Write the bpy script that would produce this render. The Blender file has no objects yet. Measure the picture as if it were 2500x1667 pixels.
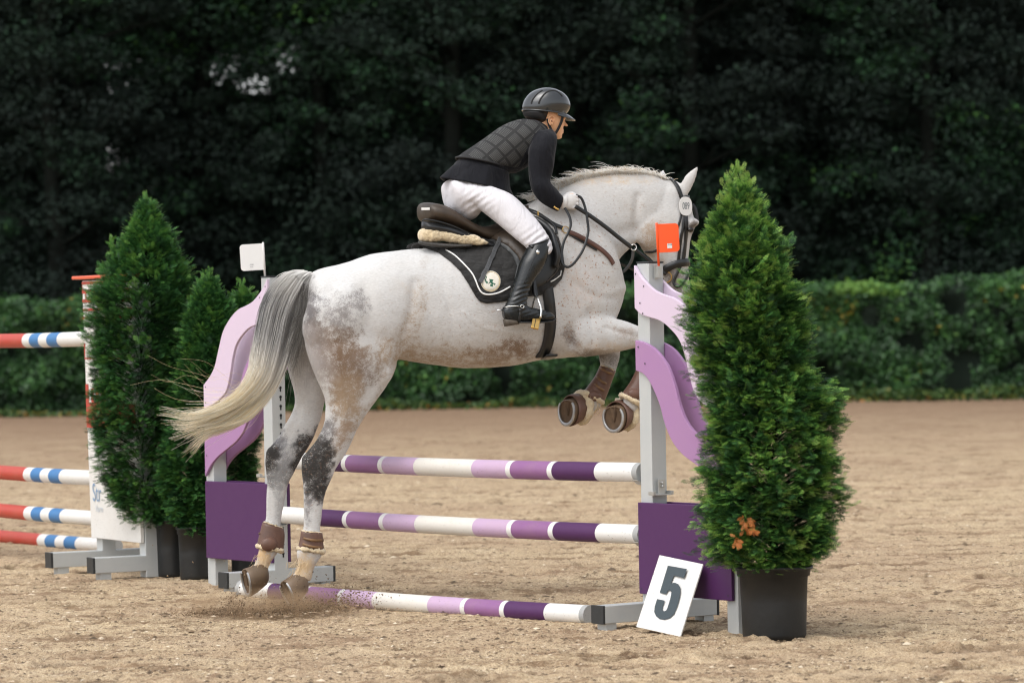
import bpy, bmesh, math, random
import numpy as np
from mathutils import Vector, Matrix, noise
from mathutils.bvhtree import BVHTree
from mathutils.geometry import delaunay_2d_cdt

# ------------------------------------------------------------------ camera, sky, sun, exposure
scene = bpy.context.scene
LENS_PX = 8636.0                       # focal length in pixels of the 2500 px wide photograph
CAM_H = 1.47
cam_data = bpy.data.cameras.new('camera')
cam_data.sensor_width = 36.0
cam_data.lens = LENS_PX / 2500 * 36
cam_data.clip_start = 0.1
cam_data.clip_end = 2000
cam_data.dof.use_dof = True
cam_data.dof.focus_distance = 17.9
cam_data.dof.aperture_fstop = 3.5
cam = bpy.data.objects.new('camera', cam_data)
scene.collection.objects.link(cam)
scene.camera = cam
CM = Matrix.Translation((0, 0, CAM_H)) @ Matrix.Rotation(math.radians(90 - 0.315), 4, 'X') @ Matrix.Rotation(math.radians(-1.0), 4, 'Z')
cam.matrix_world = CM

world = bpy.data.worlds.new('World')
scene.world = world
world.use_nodes = True
wn = world.node_tree
SUN_EL, SUN_AZ = math.radians(58), math.radians(-40)     # high, behind and to the left of the camera
bg = wn.nodes['Background']
sky = wn.nodes.new('ShaderNodeTexSky')
sky.sky_type = 'NISHITA'
sky.sun_disc = False
sky.sun_elevation = SUN_EL
sky.sun_rotation = math.radians(180 + 40)
sky.air_density = 1.0
sky.dust_density = 3.0
sky.ozone_density = 1.0
hs = wn.nodes.new('ShaderNodeHueSaturation')             # overcast: most of the blue is gone
hs.inputs['Saturation'].default_value = 0.22
wn.links.new(sky.outputs[0], hs.inputs['Color'])
wn.links.new(hs.outputs[0], bg.inputs['Color'])
bg.inputs['Strength'].default_value = 0.15

sun_data = bpy.data.lights.new('sun', 'SUN')
sun_data.energy = 0.55
sun_data.angle = math.radians(55)
sun_data.color = (1.0, 0.965, 0.91)
sun = bpy.data.objects.new('sun', sun_data)
scene.collection.objects.link(sun)
to_sun = Vector((math.sin(SUN_AZ) * math.cos(SUN_EL), -math.cos(SUN_AZ) * math.cos(SUN_EL), math.sin(SUN_EL)))
sun.rotation_euler = to_sun.to_track_quat('Z', 'Y').to_euler()
sun.location = (0, 0, 30)

scene.view_settings.view_transform = 'Standard'
scene.view_settings.look = 'None'
scene.view_settings.gamma = 1.0
scene.view_settings.exposure = 0.90
scene.render.engine = 'CYCLES'
scene.cycles.use_denoising = True
scene.cycles.filter_width = 1.15
scene.cycles.sample_clamp_indirect = 4.0
scene.cycles.max_bounces = 8
scene.cycles.diffuse_bounces = 3
scene.cycles.transmission_bounces = 4
scene.cycles.transparent_max_bounces = 12
scene.cycles.volume_bounces = 1
scene.cycles.volume_step_rate = 4

R = math.radians
rng = np.random.default_rng(7)
random.seed(7)
cmi = CM.inverted()
CMn = np.array(CM)

# ------------------------------------------------------------------ from the photograph to the place
def ray(x, y):
    d = CM.to_3x3() @ Vector(((x - 1250) / LENS_PX, (833.5 - y) / LENS_PX, -1.0))
    return Vector((0, 0, CAM_H)), d
def P(x, y, d):                        # point seen at pixel x, y whose world Y is d
    o, r = ray(x, y)
    return o + r * (d / r.y)
def G(x, y, z=0.0):                    # point of the ground seen at pixel x, y
    o, r = ray(x, y)
    return o + r * ((z - o.z) / r.z)
def px(v):                             # the pixel where a point is seen
    c = cmi @ Vector(v)
    return (1250 + LENS_PX * c.x / -c.z, 833.5 - LENS_PX * c.y / -c.z)

# the plane the horse moves in
HA = R(17)
HF = Vector((math.cos(HA), math.sin(HA), 0))        # forward
HN = Vector((math.sin(HA), -math.cos(HA), 0))       # towards the near (right) side
H0 = P(700, 1400, 18.47)
def HP(x, y, off=0.0):
    o, r = ray(x, y)
    p0 = H0 + HN * off
    t = (p0 - o).dot(HN) / r.dot(HN)
    return o + r * t

# ------------------------------------------------------------------ materials
def new_mat(name):
    m = bpy.data.materials.new(name)
    m.use_nodes = True
    nt = m.node_tree
    return m, nt, nt.nodes['Principled BSDF']
def nnode(nt, typ, **kw):
    n = nt.nodes.new(typ)
    for k, v in kw.items():
        if hasattr(n, k): setattr(n, k, v)
        else: n.inputs[k.replace('_', ' ')].default_value = v
    return n
def mixc(nt, fac, a, b, blend='MIX'):
    n = nt.nodes.new('ShaderNodeMix'); n.data_type = 'RGBA'; n.blend_type = blend
    for idx, v in ((0, fac), (6, a), (7, b)):
        if isinstance(v, (int, float)): n.inputs[idx].default_value = v
        elif isinstance(v, (tuple, list)): n.inputs[idx].default_value = (*v[:3], 1)
        else: nt.links.new(v, n.inputs[idx])
    return n.outputs[2]
def ramp(nt, src, stops):
    n = nt.nodes.new('ShaderNodeValToRGB')
    e = n.color_ramp.elements
    while len(e) < len(stops): e.new(0.5)
    for el, (p, c) in zip(e, stops):
        el.position = p
        el.color = (*c, 1) if isinstance(c, tuple) else (c, c, c, 1)
    nt.links.new(src, n.inputs[0])
    return n.outputs[0]
def noise_tex(nt, scale, detail=4, rough=0.55, vec=None, dist=0.0):
    n = nnode(nt, 'ShaderNodeTexNoise')
    n.inputs['Scale'].default_value = scale
    n.inputs['Detail'].default_value = detail
    n.inputs['Roughness'].default_value = rough
    n.inputs['Distortion'].default_value = dist
    if vec is None:
        vec = objcoord(nt)
    nt.links.new(vec, n.inputs['Vector'])
    return n.outputs['Fac']
def objcoord(nt):
    for n in nt.nodes:
        if n.bl_idname == 'ShaderNodeTexCoord': return n.outputs['Object']
    return nt.nodes.new('ShaderNodeTexCoord').outputs['Object']
def mapping(nt, rot=(0, 0, 0), scale=(1, 1, 1), vec=None):
    n = nt.nodes.new('ShaderNodeMapping')
    n.inputs['Rotation'].default_value = rot
    n.inputs['Scale'].default_value = scale
    nt.links.new(vec or objcoord(nt), n.inputs['Vector'])
    return n.outputs[0]
def bump(nt, b, height, strength=0.3, dist=0.01):
    n = nt.nodes.new('ShaderNodeBump')
    n.inputs['Strength'].default_value = strength
    n.inputs['Distance'].default_value = dist
    nt.links.new(height, n.inputs['Height'])
    nt.links.new(n.outputs[0], b.inputs['Normal'])
def mathn(nt, op, a, b=0.0):
    n = nt.nodes.new('ShaderNodeMath'); n.operation = op
    for i, v in ((0, a), (1, b)):
        if isinstance(v, (int, float)): n.inputs[i].default_value = v
        else: nt.links.new(v, n.inputs[i])
    return n.outputs[0]
def attr(nt, name):
    n = nt.nodes.new('ShaderNodeAttribute'); n.attribute_name = name
    return n
def simple(name, col, rough=0.5, metal=0.0, var=0.15, nscale=30, bmp=0.0, bscale=200, coat=0.0, bdist=0.003, spec=0.5):
    m, nt, b = new_mat(name)
    f = noise_tex(nt, nscale, 5)
    c = mixc(nt, f, tuple(v * (1 - var) for v in col), tuple(min(1, v * (1 + var)) for v in col))
    nt.links.new(c, b.inputs['Base Color'])
    b.inputs['Roughness'].default_value = rough
    b.inputs['Metallic'].default_value = metal
    b.inputs['Specular IOR Level'].default_value = spec
    if coat: b.inputs['Coat Weight'].default_value = coat
    if bmp: bump(nt, b, noise_tex(nt, bscale, 4), bmp, bdist)
    return m

# ------------------------------------------------------------------ mesh building
ORG = {}                                # world position of each object's origin
def tag(o, label=None, cat=None, group=None, kind=None):
    if label: o['label'] = label
    if cat: o['category'] = cat
    if group: o['group'] = group
    if kind: o['kind'] = kind
    return o
def empty(name, loc, label, cat, group=None):
    o = bpy.data.objects.new(name, None)
    o.empty_display_size = 0.1
    scene.collection.objects.link(o)
    o.location = loc
    ORG[o] = Vector(loc)
    return tag(o, label, cat, group)
class MB:
    def __init__(s): s.v = []; s.f = []; s.m = []; s.mi = 0
    def add(s, verts, faces):
        n = len(s.v)
        s.v += [tuple(v) for v in verts]
        s.f += [tuple(i + n for i in f) for f in faces]
        s.m += [s.mi] * len(faces)
        return s
    def box(s, c, a, b, d):             # centre and three half-axis vectors
        c, a, b, d = Vector(c), Vector(a), Vector(b), Vector(d)
        vs = [c + a * i + b * j + d * k for i in (-1, 1) for j in (-1, 1) for k in (-1, 1)]
        fs = [(0, 1, 3, 2), (4, 6, 7, 5), (0, 4, 5, 1), (2, 3, 7, 6), (0, 2, 6, 4), (1, 5, 7, 3)]
        if a.cross(b).dot(d) < 0: fs = [f[::-1] for f in fs]
        return s.add(vs, fs)
    def loft(s, secs, n=20, cap=True, e=2.0, closed=False):   # secs: (centre, V, W)
        vs, fs = [], []
        for c, V, W in secs:
            for k in range(n):
                t = 2 * math.pi * k / n
                ct, st = math.cos(t), math.sin(t)
                ct = math.copysign(abs(ct) ** (2 / e), ct); st = math.copysign(abs(st) ** (2 / e), st)
                vs.append(c + V * ct + W * st)
        m = len(secs)
        for i in range(m if closed else m - 1):
            for k in range(n):
                a, b = i * n + k, i * n + (k + 1) % n
                j = (i + 1) % m
                fs.append((a, b, j * n + (k + 1) % n, j * n + k))
        if cap and not closed:
            fs.append(tuple(range(n))[::-1]); fs.append(tuple((m - 1) * n + k for k in range(n)))
        return s.add(vs, fs)
    def tube(s, pts, rad, n=10, cap=True, up=None, flat=1.0, closed=False):
        pts = [Vector(p) for p in pts]
        secs = []
        prev = None
        for i, p in enumerate(pts):
            if closed: t = pts[(i + 1) % len(pts)] - pts[i - 1]
            else: t = pts[min(i + 1, len(pts) - 1)] - pts[max(i - 1, 0)]
            t.normalize()
            ref = up or (prev if prev is not None else (Vector((0, 0, 1)) if abs(t.z) < 0.9 else Vector((1, 0, 0))))
            a = ref - t * ref.dot(t)
            if a.length < 1e-6: a = t.orthogonal()
            a.normalize(); prev = a
            r = rad[i] if isinstance(rad, (list, tuple)) else rad
            secs.append((p, a * r * flat, t.cross(a) * r))
        return s.loft(secs, n, cap, closed=closed)
def link_mesh(name, me, mats, parent=None, origin=None, smooth=True, bev=0.0):
    mats = mats if isinstance(mats, (list, tuple)) else [mats]
    for m in mats: me.materials.append(m)
    if smooth:
        me.polygons.foreach_set('use_smooth', [True] * len(me.polygons))
    o = bpy.data.objects.new(name, me)
    scene.collection.objects.link(o)
    if parent is not None:
        o.parent = parent
    if bev:
        b = o.modifiers.new('bevel', 'BEVEL'); b.width = bev; b.segments = 2; b.limit_method = 'ANGLE'; b.angle_limit = R(40)
    return o
def mk(name, mb, mat, parent=None, origin=None, smooth=True, bev=0.0, colors=None, autosmooth=None):
    V = np.array([tuple(v) for v in mb.v], dtype=float) if isinstance(mb, MB) else np.asarray(mb[0], dtype=float)
    F = mb.f if isinstance(mb, MB) else mb[1]
    if parent is not None: org = ORG[parent]
    elif origin is not None: org = Vector(origin)
    else: org = Vector(((V[:, 0].min() + V[:, 0].max()) / 2, (V[:, 1].min() + V[:, 1].max()) / 2, V[:, 2].min()))
    me = bpy.data.meshes.new(name)
    V = V - np.array(org)
    if isinstance(F, np.ndarray):
        k = F.shape[1]
        me.vertices.add(len(V)); me.vertices.foreach_set('co', V.ravel())
        me.loops.add(F.size); me.loops.foreach_set('vertex_index', F.ravel().astype(np.int32))
        me.polygons.add(len(F))
        me.polygons.foreach_set('loop_start', np.arange(0, F.size, k, dtype=np.int32))
        me.update(calc_edges=True)
    else:
        me.from_pydata(V.tolist(), [], [tuple(f) for f in F])
        me.update()
    if isinstance(mb, MB) and any(mb.m):
        me.polygons.foreach_set('material_index', mb.m)
    if colors is not None:
        for an, arr in colors.items():
            a = me.color_attributes.new(an, 'FLOAT_COLOR', 'POINT')
            c = np.ones((len(V), 4)); arr = np.asarray(arr)
            c[:, :arr.shape[1]] = arr
            a.data.foreach_set('color', c.ravel())
    o = link_mesh(name, me, mat, parent, smooth=smooth, bev=bev)
    if parent is None: o.location = org
    ORG[o] = Vector(org)
    if autosmooth: 
        es = o.modifiers.new('split', 'EDGE_SPLIT'); es.split_angle = R(autosmooth)
    return o
def catmull(pts, n):
    """Smooth a list of tuples of floats into (len-1)*n+1 samples."""
    A = np.array(pts, dtype=float)
    A = np.vstack([2 * A[0] - A[1], A, 2 * A[-1] - A[-2]])
    out = []
    for i in range(1, len(A) - 2):
        for k in range(n):
            t = k / n
            p0, p1, p2, p3 = A[i - 1], A[i], A[i + 1], A[i + 2]
            out.append(0.5 * ((2 * p1) + (-p0 + p2) * t + (2 * p0 - 5 * p1 + 4 * p2 - p3) * t * t + (-p0 + 3 * p1 - 3 * p2 + p3) * t ** 3))
    out.append(A[-2])
    return out
def cutsecs(rows, n=4):
    """Traced cross-cuts (x1,y1,x2,y2,halfwidth,offset) -> smooth loft sections in the horse's plane."""
    out = []
    for r in catmull([tuple(r) + (0.0,) * (6 - len(r)) for r in rows], n):
        a, b = HP(r[0], r[1], r[5]), HP(r[2], r[3], r[5])
        out.append(((a + b) / 2, (a - b) / 2, HN * r[4]))
    return out
def remesh_union(mb, voxel, smooth_it=5, fac=0.5):
    me = bpy.data.meshes.new('tmp')
    me.from_pydata([tuple(v) for v in mb.v], [], mb.f)
    me.update()
    o = bpy.data.objects.new('tmp', me)
    scene.collection.objects.link(o)
    r = o.modifiers.new('r', 'REMESH'); r.mode = 'VOXEL'; r.voxel_size = voxel; r.use_smooth_shade = True
    s = o.modifiers.new('s', 'SMOOTH'); s.factor = fac; s.iterations = smooth_it
    dg = bpy.context.evaluated_depsgraph_get()
    res = bpy.data.meshes.new_from_object(o.evaluated_get(dg))
    V = np.zeros(len(res.vertices) * 3); res.vertices.foreach_get('co', V); V = V.reshape(-1, 3)
    F = [tuple(p.vertices) for p in res.polygons]
    bpy.data.objects.remove(o); bpy.data.meshes.remove(me); bpy.data.meshes.remove(res)
    return V, F
def value_noise(x, y, seed):
    xi, yi = np.floor(x).astype(np.int64), np.floor(y).astype(np.int64)
    xf, yf = x - xi, y - yi
    xf = xf * xf * (3 - 2 * xf); yf = yf * yf * (3 - 2 * yf)
    def h(a, b):
        v = (a * 374761393 + b * 668265263 + seed * 974711) & 0xffffffff
        v = ((v ^ (v >> 13)) * 1274126177) & 0xffffffff
        v = v ^ (v >> 16)
        return (v & 0xffff) / 65535.0
    return (h(xi, yi) * (1 - xf) + h(xi + 1, yi) * xf) * (1 - yf) + (h(xi, yi + 1) * (1 - xf) + h(xi + 1, yi + 1) * xf) * yf
def fbm(x, y, seed, octv=4, gain=0.5):
    s = np.zeros_like(x); a = 1.0; tot = 0
    for k in range(octv):
        c, sn = math.cos(0.7 * k + 0.3), math.sin(0.7 * k + 0.3)
        s += a * value_noise((x * c - y * sn) * 2 ** k, (x * sn + y * c) * 2 ** k, seed + k * 17); tot += a; a *= gain
    return s / tot
# ------------------------------------------------------------------ the sand of the arena
def sand_height(x, y):
    h = 0.03 * (fbm(x * 0.5, y * 0.5, 3, 3) - 0.5)
    m = np.clip((fbm(x * 0.8, y * 0.8, 11, 3) - 0.46) * 5, 0, 1)          # trodden patches
    clod = fbm(x * 14, y * 9, 21, 3)
    h += (0.005 + 0.008 * m) * (clod - 0.5) * 2
    p = fbm(x * 5, y * 4, 31, 2)
    h -= 0.022 * m * np.clip((p - 0.62) * 6, 0, 1)                           # hoof prints
    h += 0.011 * (fbm(x * 42, y * 26, 41, 2) - 0.5)
    h += 0.012 * np.clip((fbm(x * 20, y * 14, 51, 2) - 0.66) * 5, 0, 1)
    return h
# hoof prints: pits with a thrown-up rim where damp dark sand has come to the surface
hr = np.random.default_rng(808)
NPR = 420
hp_d = 14.2 + 36 * hr.random(NPR) ** 1.25
hp_x = (hr.random(NPR) - 0.5) * 0.31 * hp_d
hp_r = 0.045 + 0.075 * hr.random(NPR) ** 2
hp_e = 1.0 + 1.6 * hr.random(NPR)
# the take-off marks of this horse
hp_x[:4] = (-1.28, -1.05, -0.85, -1.6); hp_d[:4] = (18.75, 18.6, 18.7, 18.5); hp_r[:4] = (.08, .08, .07, .07)
def prints(x, y):
    h = np.zeros_like(x); damp = np.zeros_like(x)
    n1 = fbm(x * 22, y * 18, 61, 3)
    for px_, pd, pr_, pe in zip(hp_x, hp_d, hp_r, hp_e):
        j0, j1 = np.searchsorted(ys, pd - 4 * pr_), np.searchsorted(ys, pd + 4 * pr_)
        i0, i1 = np.searchsorted(xs, px_ - 4 * pr_ * pe), np.searchsorted(xs, px_ + 4 * pr_ * pe)
        if j1 <= j0 or i1 <= i0: continue
        sx_, sy_ = x[j0:j1, i0:i1], y[j0:j1, i0:i1]; nn = n1[j0:j1, i0:i1]
        q = np.sqrt(((sx_ - px_) / (pr_ * pe)) ** 2 + ((sy_ - pd) / pr_) ** 2) + (nn - .5) * 1.5
        h[j0:j1, i0:i1] += -0.16 * pr_ * np.exp(-(q / 0.8) ** 2) + 0.11 * pr_ * np.exp(-((q - 1.5) / 0.5) ** 2) * (0.4 + 1.2 * nn)
        damp[j0:j1, i0:i1] = np.maximum(damp[j0:j1, i0:i1], np.clip(1.5 - q, 0, 1) * (0.35 + 0.65 * (pr_ / 0.12)))
    return h, damp
def grid_lines(a, b, fine, far, n_out, both=True):
    inner = np.arange(a, b + 1e-6, fine)
    step = fine; out = []; v = b
    while v < far:
        step *= 1.12; v += step; out.append(v)
    return inner, np.array(out)
xi, xo = grid_lines(-3.6, 3.6, 0.014, 200, 0)
xs = np.concatenate([-xo[::-1], xi, xo])
ys = [-120, -60, -30, -15, -6, 0, 4, 8, 11, 12.5, 13.3]
v = 13.6
while v < 60:
    ys.append(v); v += 0.028 * (v / 15) ** 1.7
while v < 400:
    ys.append(v); v *= 1.15
ys.append(500)
ys = np.array(ys)
X, Y = np.meshgrid(xs, ys)
Z = sand_height(X, Y)
PH, DAMP = prints(X, Y)
Z = Z + PH
Z -= 0.035 * np.exp(-(((X + 1.15) / 0.55) ** 2 + ((Y - 18.0) / 0.75) ** 2))
fade = np.clip((np.abs(X) - 12) / 10, 0, 1)
Z *= (1 - fade)
nx, ny = len(xs), len(ys)
ii = (np.arange(ny - 1)[:, None] * nx + np.arange(nx - 1)[None, :]).ravel()
F = np.stack([ii, ii + 1, ii + nx + 1, ii + nx], 1)
m, nt, b = new_mat('sand')
big = noise_tex(nt, 0.7, 4, 0.6)
mid = noise_tex(nt, 9, 6, 0.65, mapping(nt, scale=(1, 0.45, 1)))
fine = noise_tex(nt, 90, 4, 0.7, mapping(nt, scale=(1, 0.5, 1)))
speck = noise_tex(nt, 230, 2, 0.6, mapping(nt, scale=(1, 0.4, 1)))
c = ramp(nt, fine, [(0.28, (0.17, 0.11, 0.062)), (0.43, (0.43, 0.32, 0.195)), (0.70, (0.64, 0.52, 0.36))])
c = mixc(nt, ramp(nt, mid, [(0.34, 0.85), (0.47, 0.0)]), c, (0.20, 0.13, 0.08))
streak = noise_tex(nt, 2.2, 6, 0.7, mapping(nt, scale=(0.8, 1.5, 1)))
c = mixc(nt, ramp(nt, streak, [(0.38, 0.8), (0.47, 0.0)]), c, (0.19, 0.12, 0.07))
c = mixc(nt, ramp(nt, streak, [(0.52, 0.0), (0.66, 0.35)]), c, (0.62, 0.51, 0.36))
c = mixc(nt, ramp(nt, big, [(0.35, 0.45), (0.6, 0.0)]), c, (0.33, 0.225, 0.15))
c = mixc(nt, ramp(nt, speck, [(0.34, 1.0), (0.41, 0.0)]), c, (0.07, 0.045, 0.03))
c = mixc(nt, ramp(nt, speck, [(0.68, 0.0), (0.76, 0.8)]), c, (0.75, 0.66, 0.52))
# the sand turns a darker brown towards the far end
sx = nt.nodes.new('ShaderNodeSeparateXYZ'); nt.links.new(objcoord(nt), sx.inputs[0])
far_y = mathn(nt, 'ADD', sx.outputs['Y'], mathn(nt, 'MULTIPLY', noise_tex(nt, 0.25, 4), 16.0))
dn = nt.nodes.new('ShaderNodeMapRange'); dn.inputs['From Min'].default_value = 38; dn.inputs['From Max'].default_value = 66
nt.links.new(far_y, dn.inputs['Value'])
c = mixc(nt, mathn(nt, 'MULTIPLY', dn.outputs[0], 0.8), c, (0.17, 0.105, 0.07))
c = mixc(nt, mathn(nt, 'MULTIPLY', attr(nt, 'damp').outputs['Fac'], ramp(nt, mid, [(0.35, 1.0), (0.62, 0.35)])), c, (0.10, 0.062, 0.036))
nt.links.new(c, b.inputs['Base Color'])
b.inputs['Roughness'].default_value = 0.95
b.inputs['Specular IOR Level'].default_value = 0.1
bump(nt, b, mathn(nt, 'ADD', fine, mathn(nt, 'MULTIPLY', mid, 1.5)), 0.55, 0.02)
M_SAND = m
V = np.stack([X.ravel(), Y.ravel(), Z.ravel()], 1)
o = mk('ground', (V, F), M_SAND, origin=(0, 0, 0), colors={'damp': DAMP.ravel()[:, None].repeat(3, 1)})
tag(o, kind='structure')

# loose wood fibres and clods lying on the sand (nobody could count them)
def scatter_bits(n, seed):
    r = np.random.default_rng(seed)
    d = 13.8 + 22 * r.random(n) ** 1.6
    x = (r.random(n) - 0.5) * 0.32 * d
    z = sand_height(x, d) + 0.001
    L = r.lognormal(-5.35, 0.6, n); W = L * (0.25 + 0.5 * r.random(n)); H = W * 0.6
    a = r.normal(0.3, 0.7, n)
    T = np.array([[-1, 0, 0], [0, -1, 0], [1, 0, 0], [0, 1, 0], [0.1, 0, 1]], float)
    V = T[None] * np.stack([L, W, H], 1)[:, None, :]
    ca, sa = np.cos(a), np.sin(a)
    Vx = V[..., 0] * ca[:, None] - V[..., 1] * sa[:, None] + x[:, None]
    Vy = V[..., 0] * sa[:, None] + V[..., 1] * ca[:, None] + d[:, None]
    Vz = V[..., 2] + z[:, None]
    V = np.stack([Vx, Vy, Vz], 2).reshape(-1, 3)
    F = (np.array([[0, 1, 4], [1, 2, 4], [2, 3, 4], [3, 0, 4]])[None] + 5 * np.arange(n)[:, None, None]).reshape(-1, 3)
    c = np.repeat(r.random(n) ** 1.5, 5)[:, None].repeat(3, 1)
    return V, F, c
V, F, c = scatter_bits(130000, 5)
m, nt, b = new_mat('fibre')
a_ = attr(nt, 'tint')
nt.links.new(ramp(nt, a_.outputs['Fac'], [(0.0, (0.08, 0.053, 0.030)), (0.45, (0.22, 0.15, 0.088)), (0.8, (0.45, 0.33, 0.22)), (1.0, (0.7, 0.6, 0.45))]), b.inputs['Base Color'])
b.inputs['Roughness'].default_value = 0.9
M_FIBRE = m
o = mk('wood_fibres', (V, F), m, origin=(0, 0, 0), smooth=False, colors={'tint': c})
tag(o, 'loose dark wood fibres and clods strewn over the pale sand', 'wood fibres', kind='stuff')

# ------------------------------------------------------------------ leaves
def leaf_mat(name, stops, trans=0.3, rough=0.5, spec=0.35):
    m, nt, b = new_mat(name)
    a = attr(nt, 'tint')
    c = ramp(nt, a.outputs['Fac'], stops)
    nt.links.new(c, b.inputs['Base Color'])
    b.inputs['Roughness'].default_value = rough
    b.inputs['Specular IOR Level'].default_value = spec
    t = nt.nodes.new('ShaderNodeBsdfTranslucent')
    nt.links.new(c, t.inputs['Color'])
    mx = nt.nodes.new('ShaderNodeMixShader'); mx.inputs[0].default_value = trans
    nt.links.new(b.outputs[0], mx.inputs[1]); nt.links.new(t.outputs[0], mx.inputs[2])
    nt.links.new(mx.outputs[0], nt.nodes['Material Output'].inputs['Surface'])
    return m
def leaves(pos, size, tint, r, updir=0.5, out=None, aspect=0.55):
    """One folded rhombic leaf at each position -> V, F, colours."""
    n = len(pos)
    nrm = r.normal(size=(n, 3)); nrm[:, 2] += updir
    if out is not None: nrm += out
    nrm /= np.linalg.norm(nrm, axis=1)[:, None]
    a = r.normal(size=(n, 3)); a -= nrm * (a * nrm).sum(1)[:, None]; a /= np.linalg.norm(a, axis=1)[:, None]
    b = np.cross(nrm, a)
    s = size[:, None]
    V = np.stack([pos - a * s, pos + b * s * aspect + nrm * s * 0.15, pos + a * s, pos - b * s * aspect + nrm * s * 0.15], 1).reshape(-1, 3)
    F = 4 * np.arange(n)[:, None] + np.array([[0, 1, 2, 3]])
    return V, F, np.repeat(tint, 4)[:, None].repeat(3, 1)
M_TREE = leaf_mat('tree_leaves', [(0.0, (0.018, 0.025, 0.022)), (0.5, (0.020, 0.033, 0.024)), (0.76, (0.023, 0.051, 0.028)), (0.92, (0.034, 0.090, 0.033)), (1.0, (0.07, 0.15, 0.04))], 0.1, 0.9, 0.03)
M_HEDGE = leaf_mat('hedge_leaves', [(0.0, (0.018, 0.038, 0.018)), (0.5, (0.030, 0.080, 0.027)), (0.85, (0.07, 0.18, 0.045)), (0.97, (0.13, 0.26, 0.05)), (1.0, (0.35, 0.28, 0.05))], 0.2, 0.5)
M_WEED = leaf_mat('weed_leaves', [(0.0, (0.02, 0.045, 0.015)), (0.6, (0.04, 0.09, 0.02)), (0.8, (0.09, 0.13, 0.025)), (0.93, (0.25, 0.2, 0.035)), (1.0, (0.4, 0.17, 0.04))], 0.25)
M_BARK = simple('bark', (0.012, 0.014, 0.012), 1.0, spec=0.0, var=0.4, nscale=12, bmp=0.6, bscale=25, bdist=0.03)
M_DARKWOOD = simple('wood_mass', (0.022, 0.032, 0.024), 1.0, var=0.5, nscale=1.5, spec=0.0)

SKY_GAPS = [(-5.3, 6.35, 0.32, 0.22), (-4.75, 5.95, 0.32, 0.2), (-4.2, 6.5, 0.2, 0.3), (-7.3, 6.2, 0.3, 0.35), (-7.4, 4.6, 0.2, 0.15)]   # X at 66 m, Z, half sizes: holes in the foliage
def gapw(x, z, y):
    """0 inside a hole through the crowns, 1 well away from every hole."""
    s = 66.0 / y
    xx = x * s; zz = (z - CAM_H) * s + CAM_H
    w = np.full(len(x), 9.0)
    for gx, gz, a, b_ in SKY_GAPS:
        w = np.minimum(w, np.sqrt(((xx - gx) / a) ** 2 + ((zz - gz) / b_) ** 2))
    return w
TREES = [(-10.6, 67.5, 'far left'), (-8.3, 66, ''), (-6.2, 68, ''), (-3.4, 67.5, ''), (-1.1, 66, ''), (1.2, 67.5, ''), (3.4, 66.5, ''), (5.6, 68, ''), (7.9, 66.3, ''), (10.3, 67.5, '')]
TREE_LABELS = ['dark broadleaf tree behind the hedge at the far left edge',
 'dark broadleaf tree behind the hedge, just left of the small yellow and white gaps',
 'dark broadleaf tree above the red and white standard, small sky gaps in its crown',
 'dark broadleaf tree at the right of the largest bright sky gaps',
 'dark broadleaf tree behind the hedge, above the rump of the horse',
 "dark broadleaf tree directly behind the rider's helmet",
 'dark broadleaf tree rising behind the neck of the grey horse',
 'dark broadleaf tree behind the tall potted conifer on the right',
 'dark broadleaf tree behind the hedge, right of the tall potted conifer',
 'dark broadleaf tree behind the hedge at the far right edge']
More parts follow.
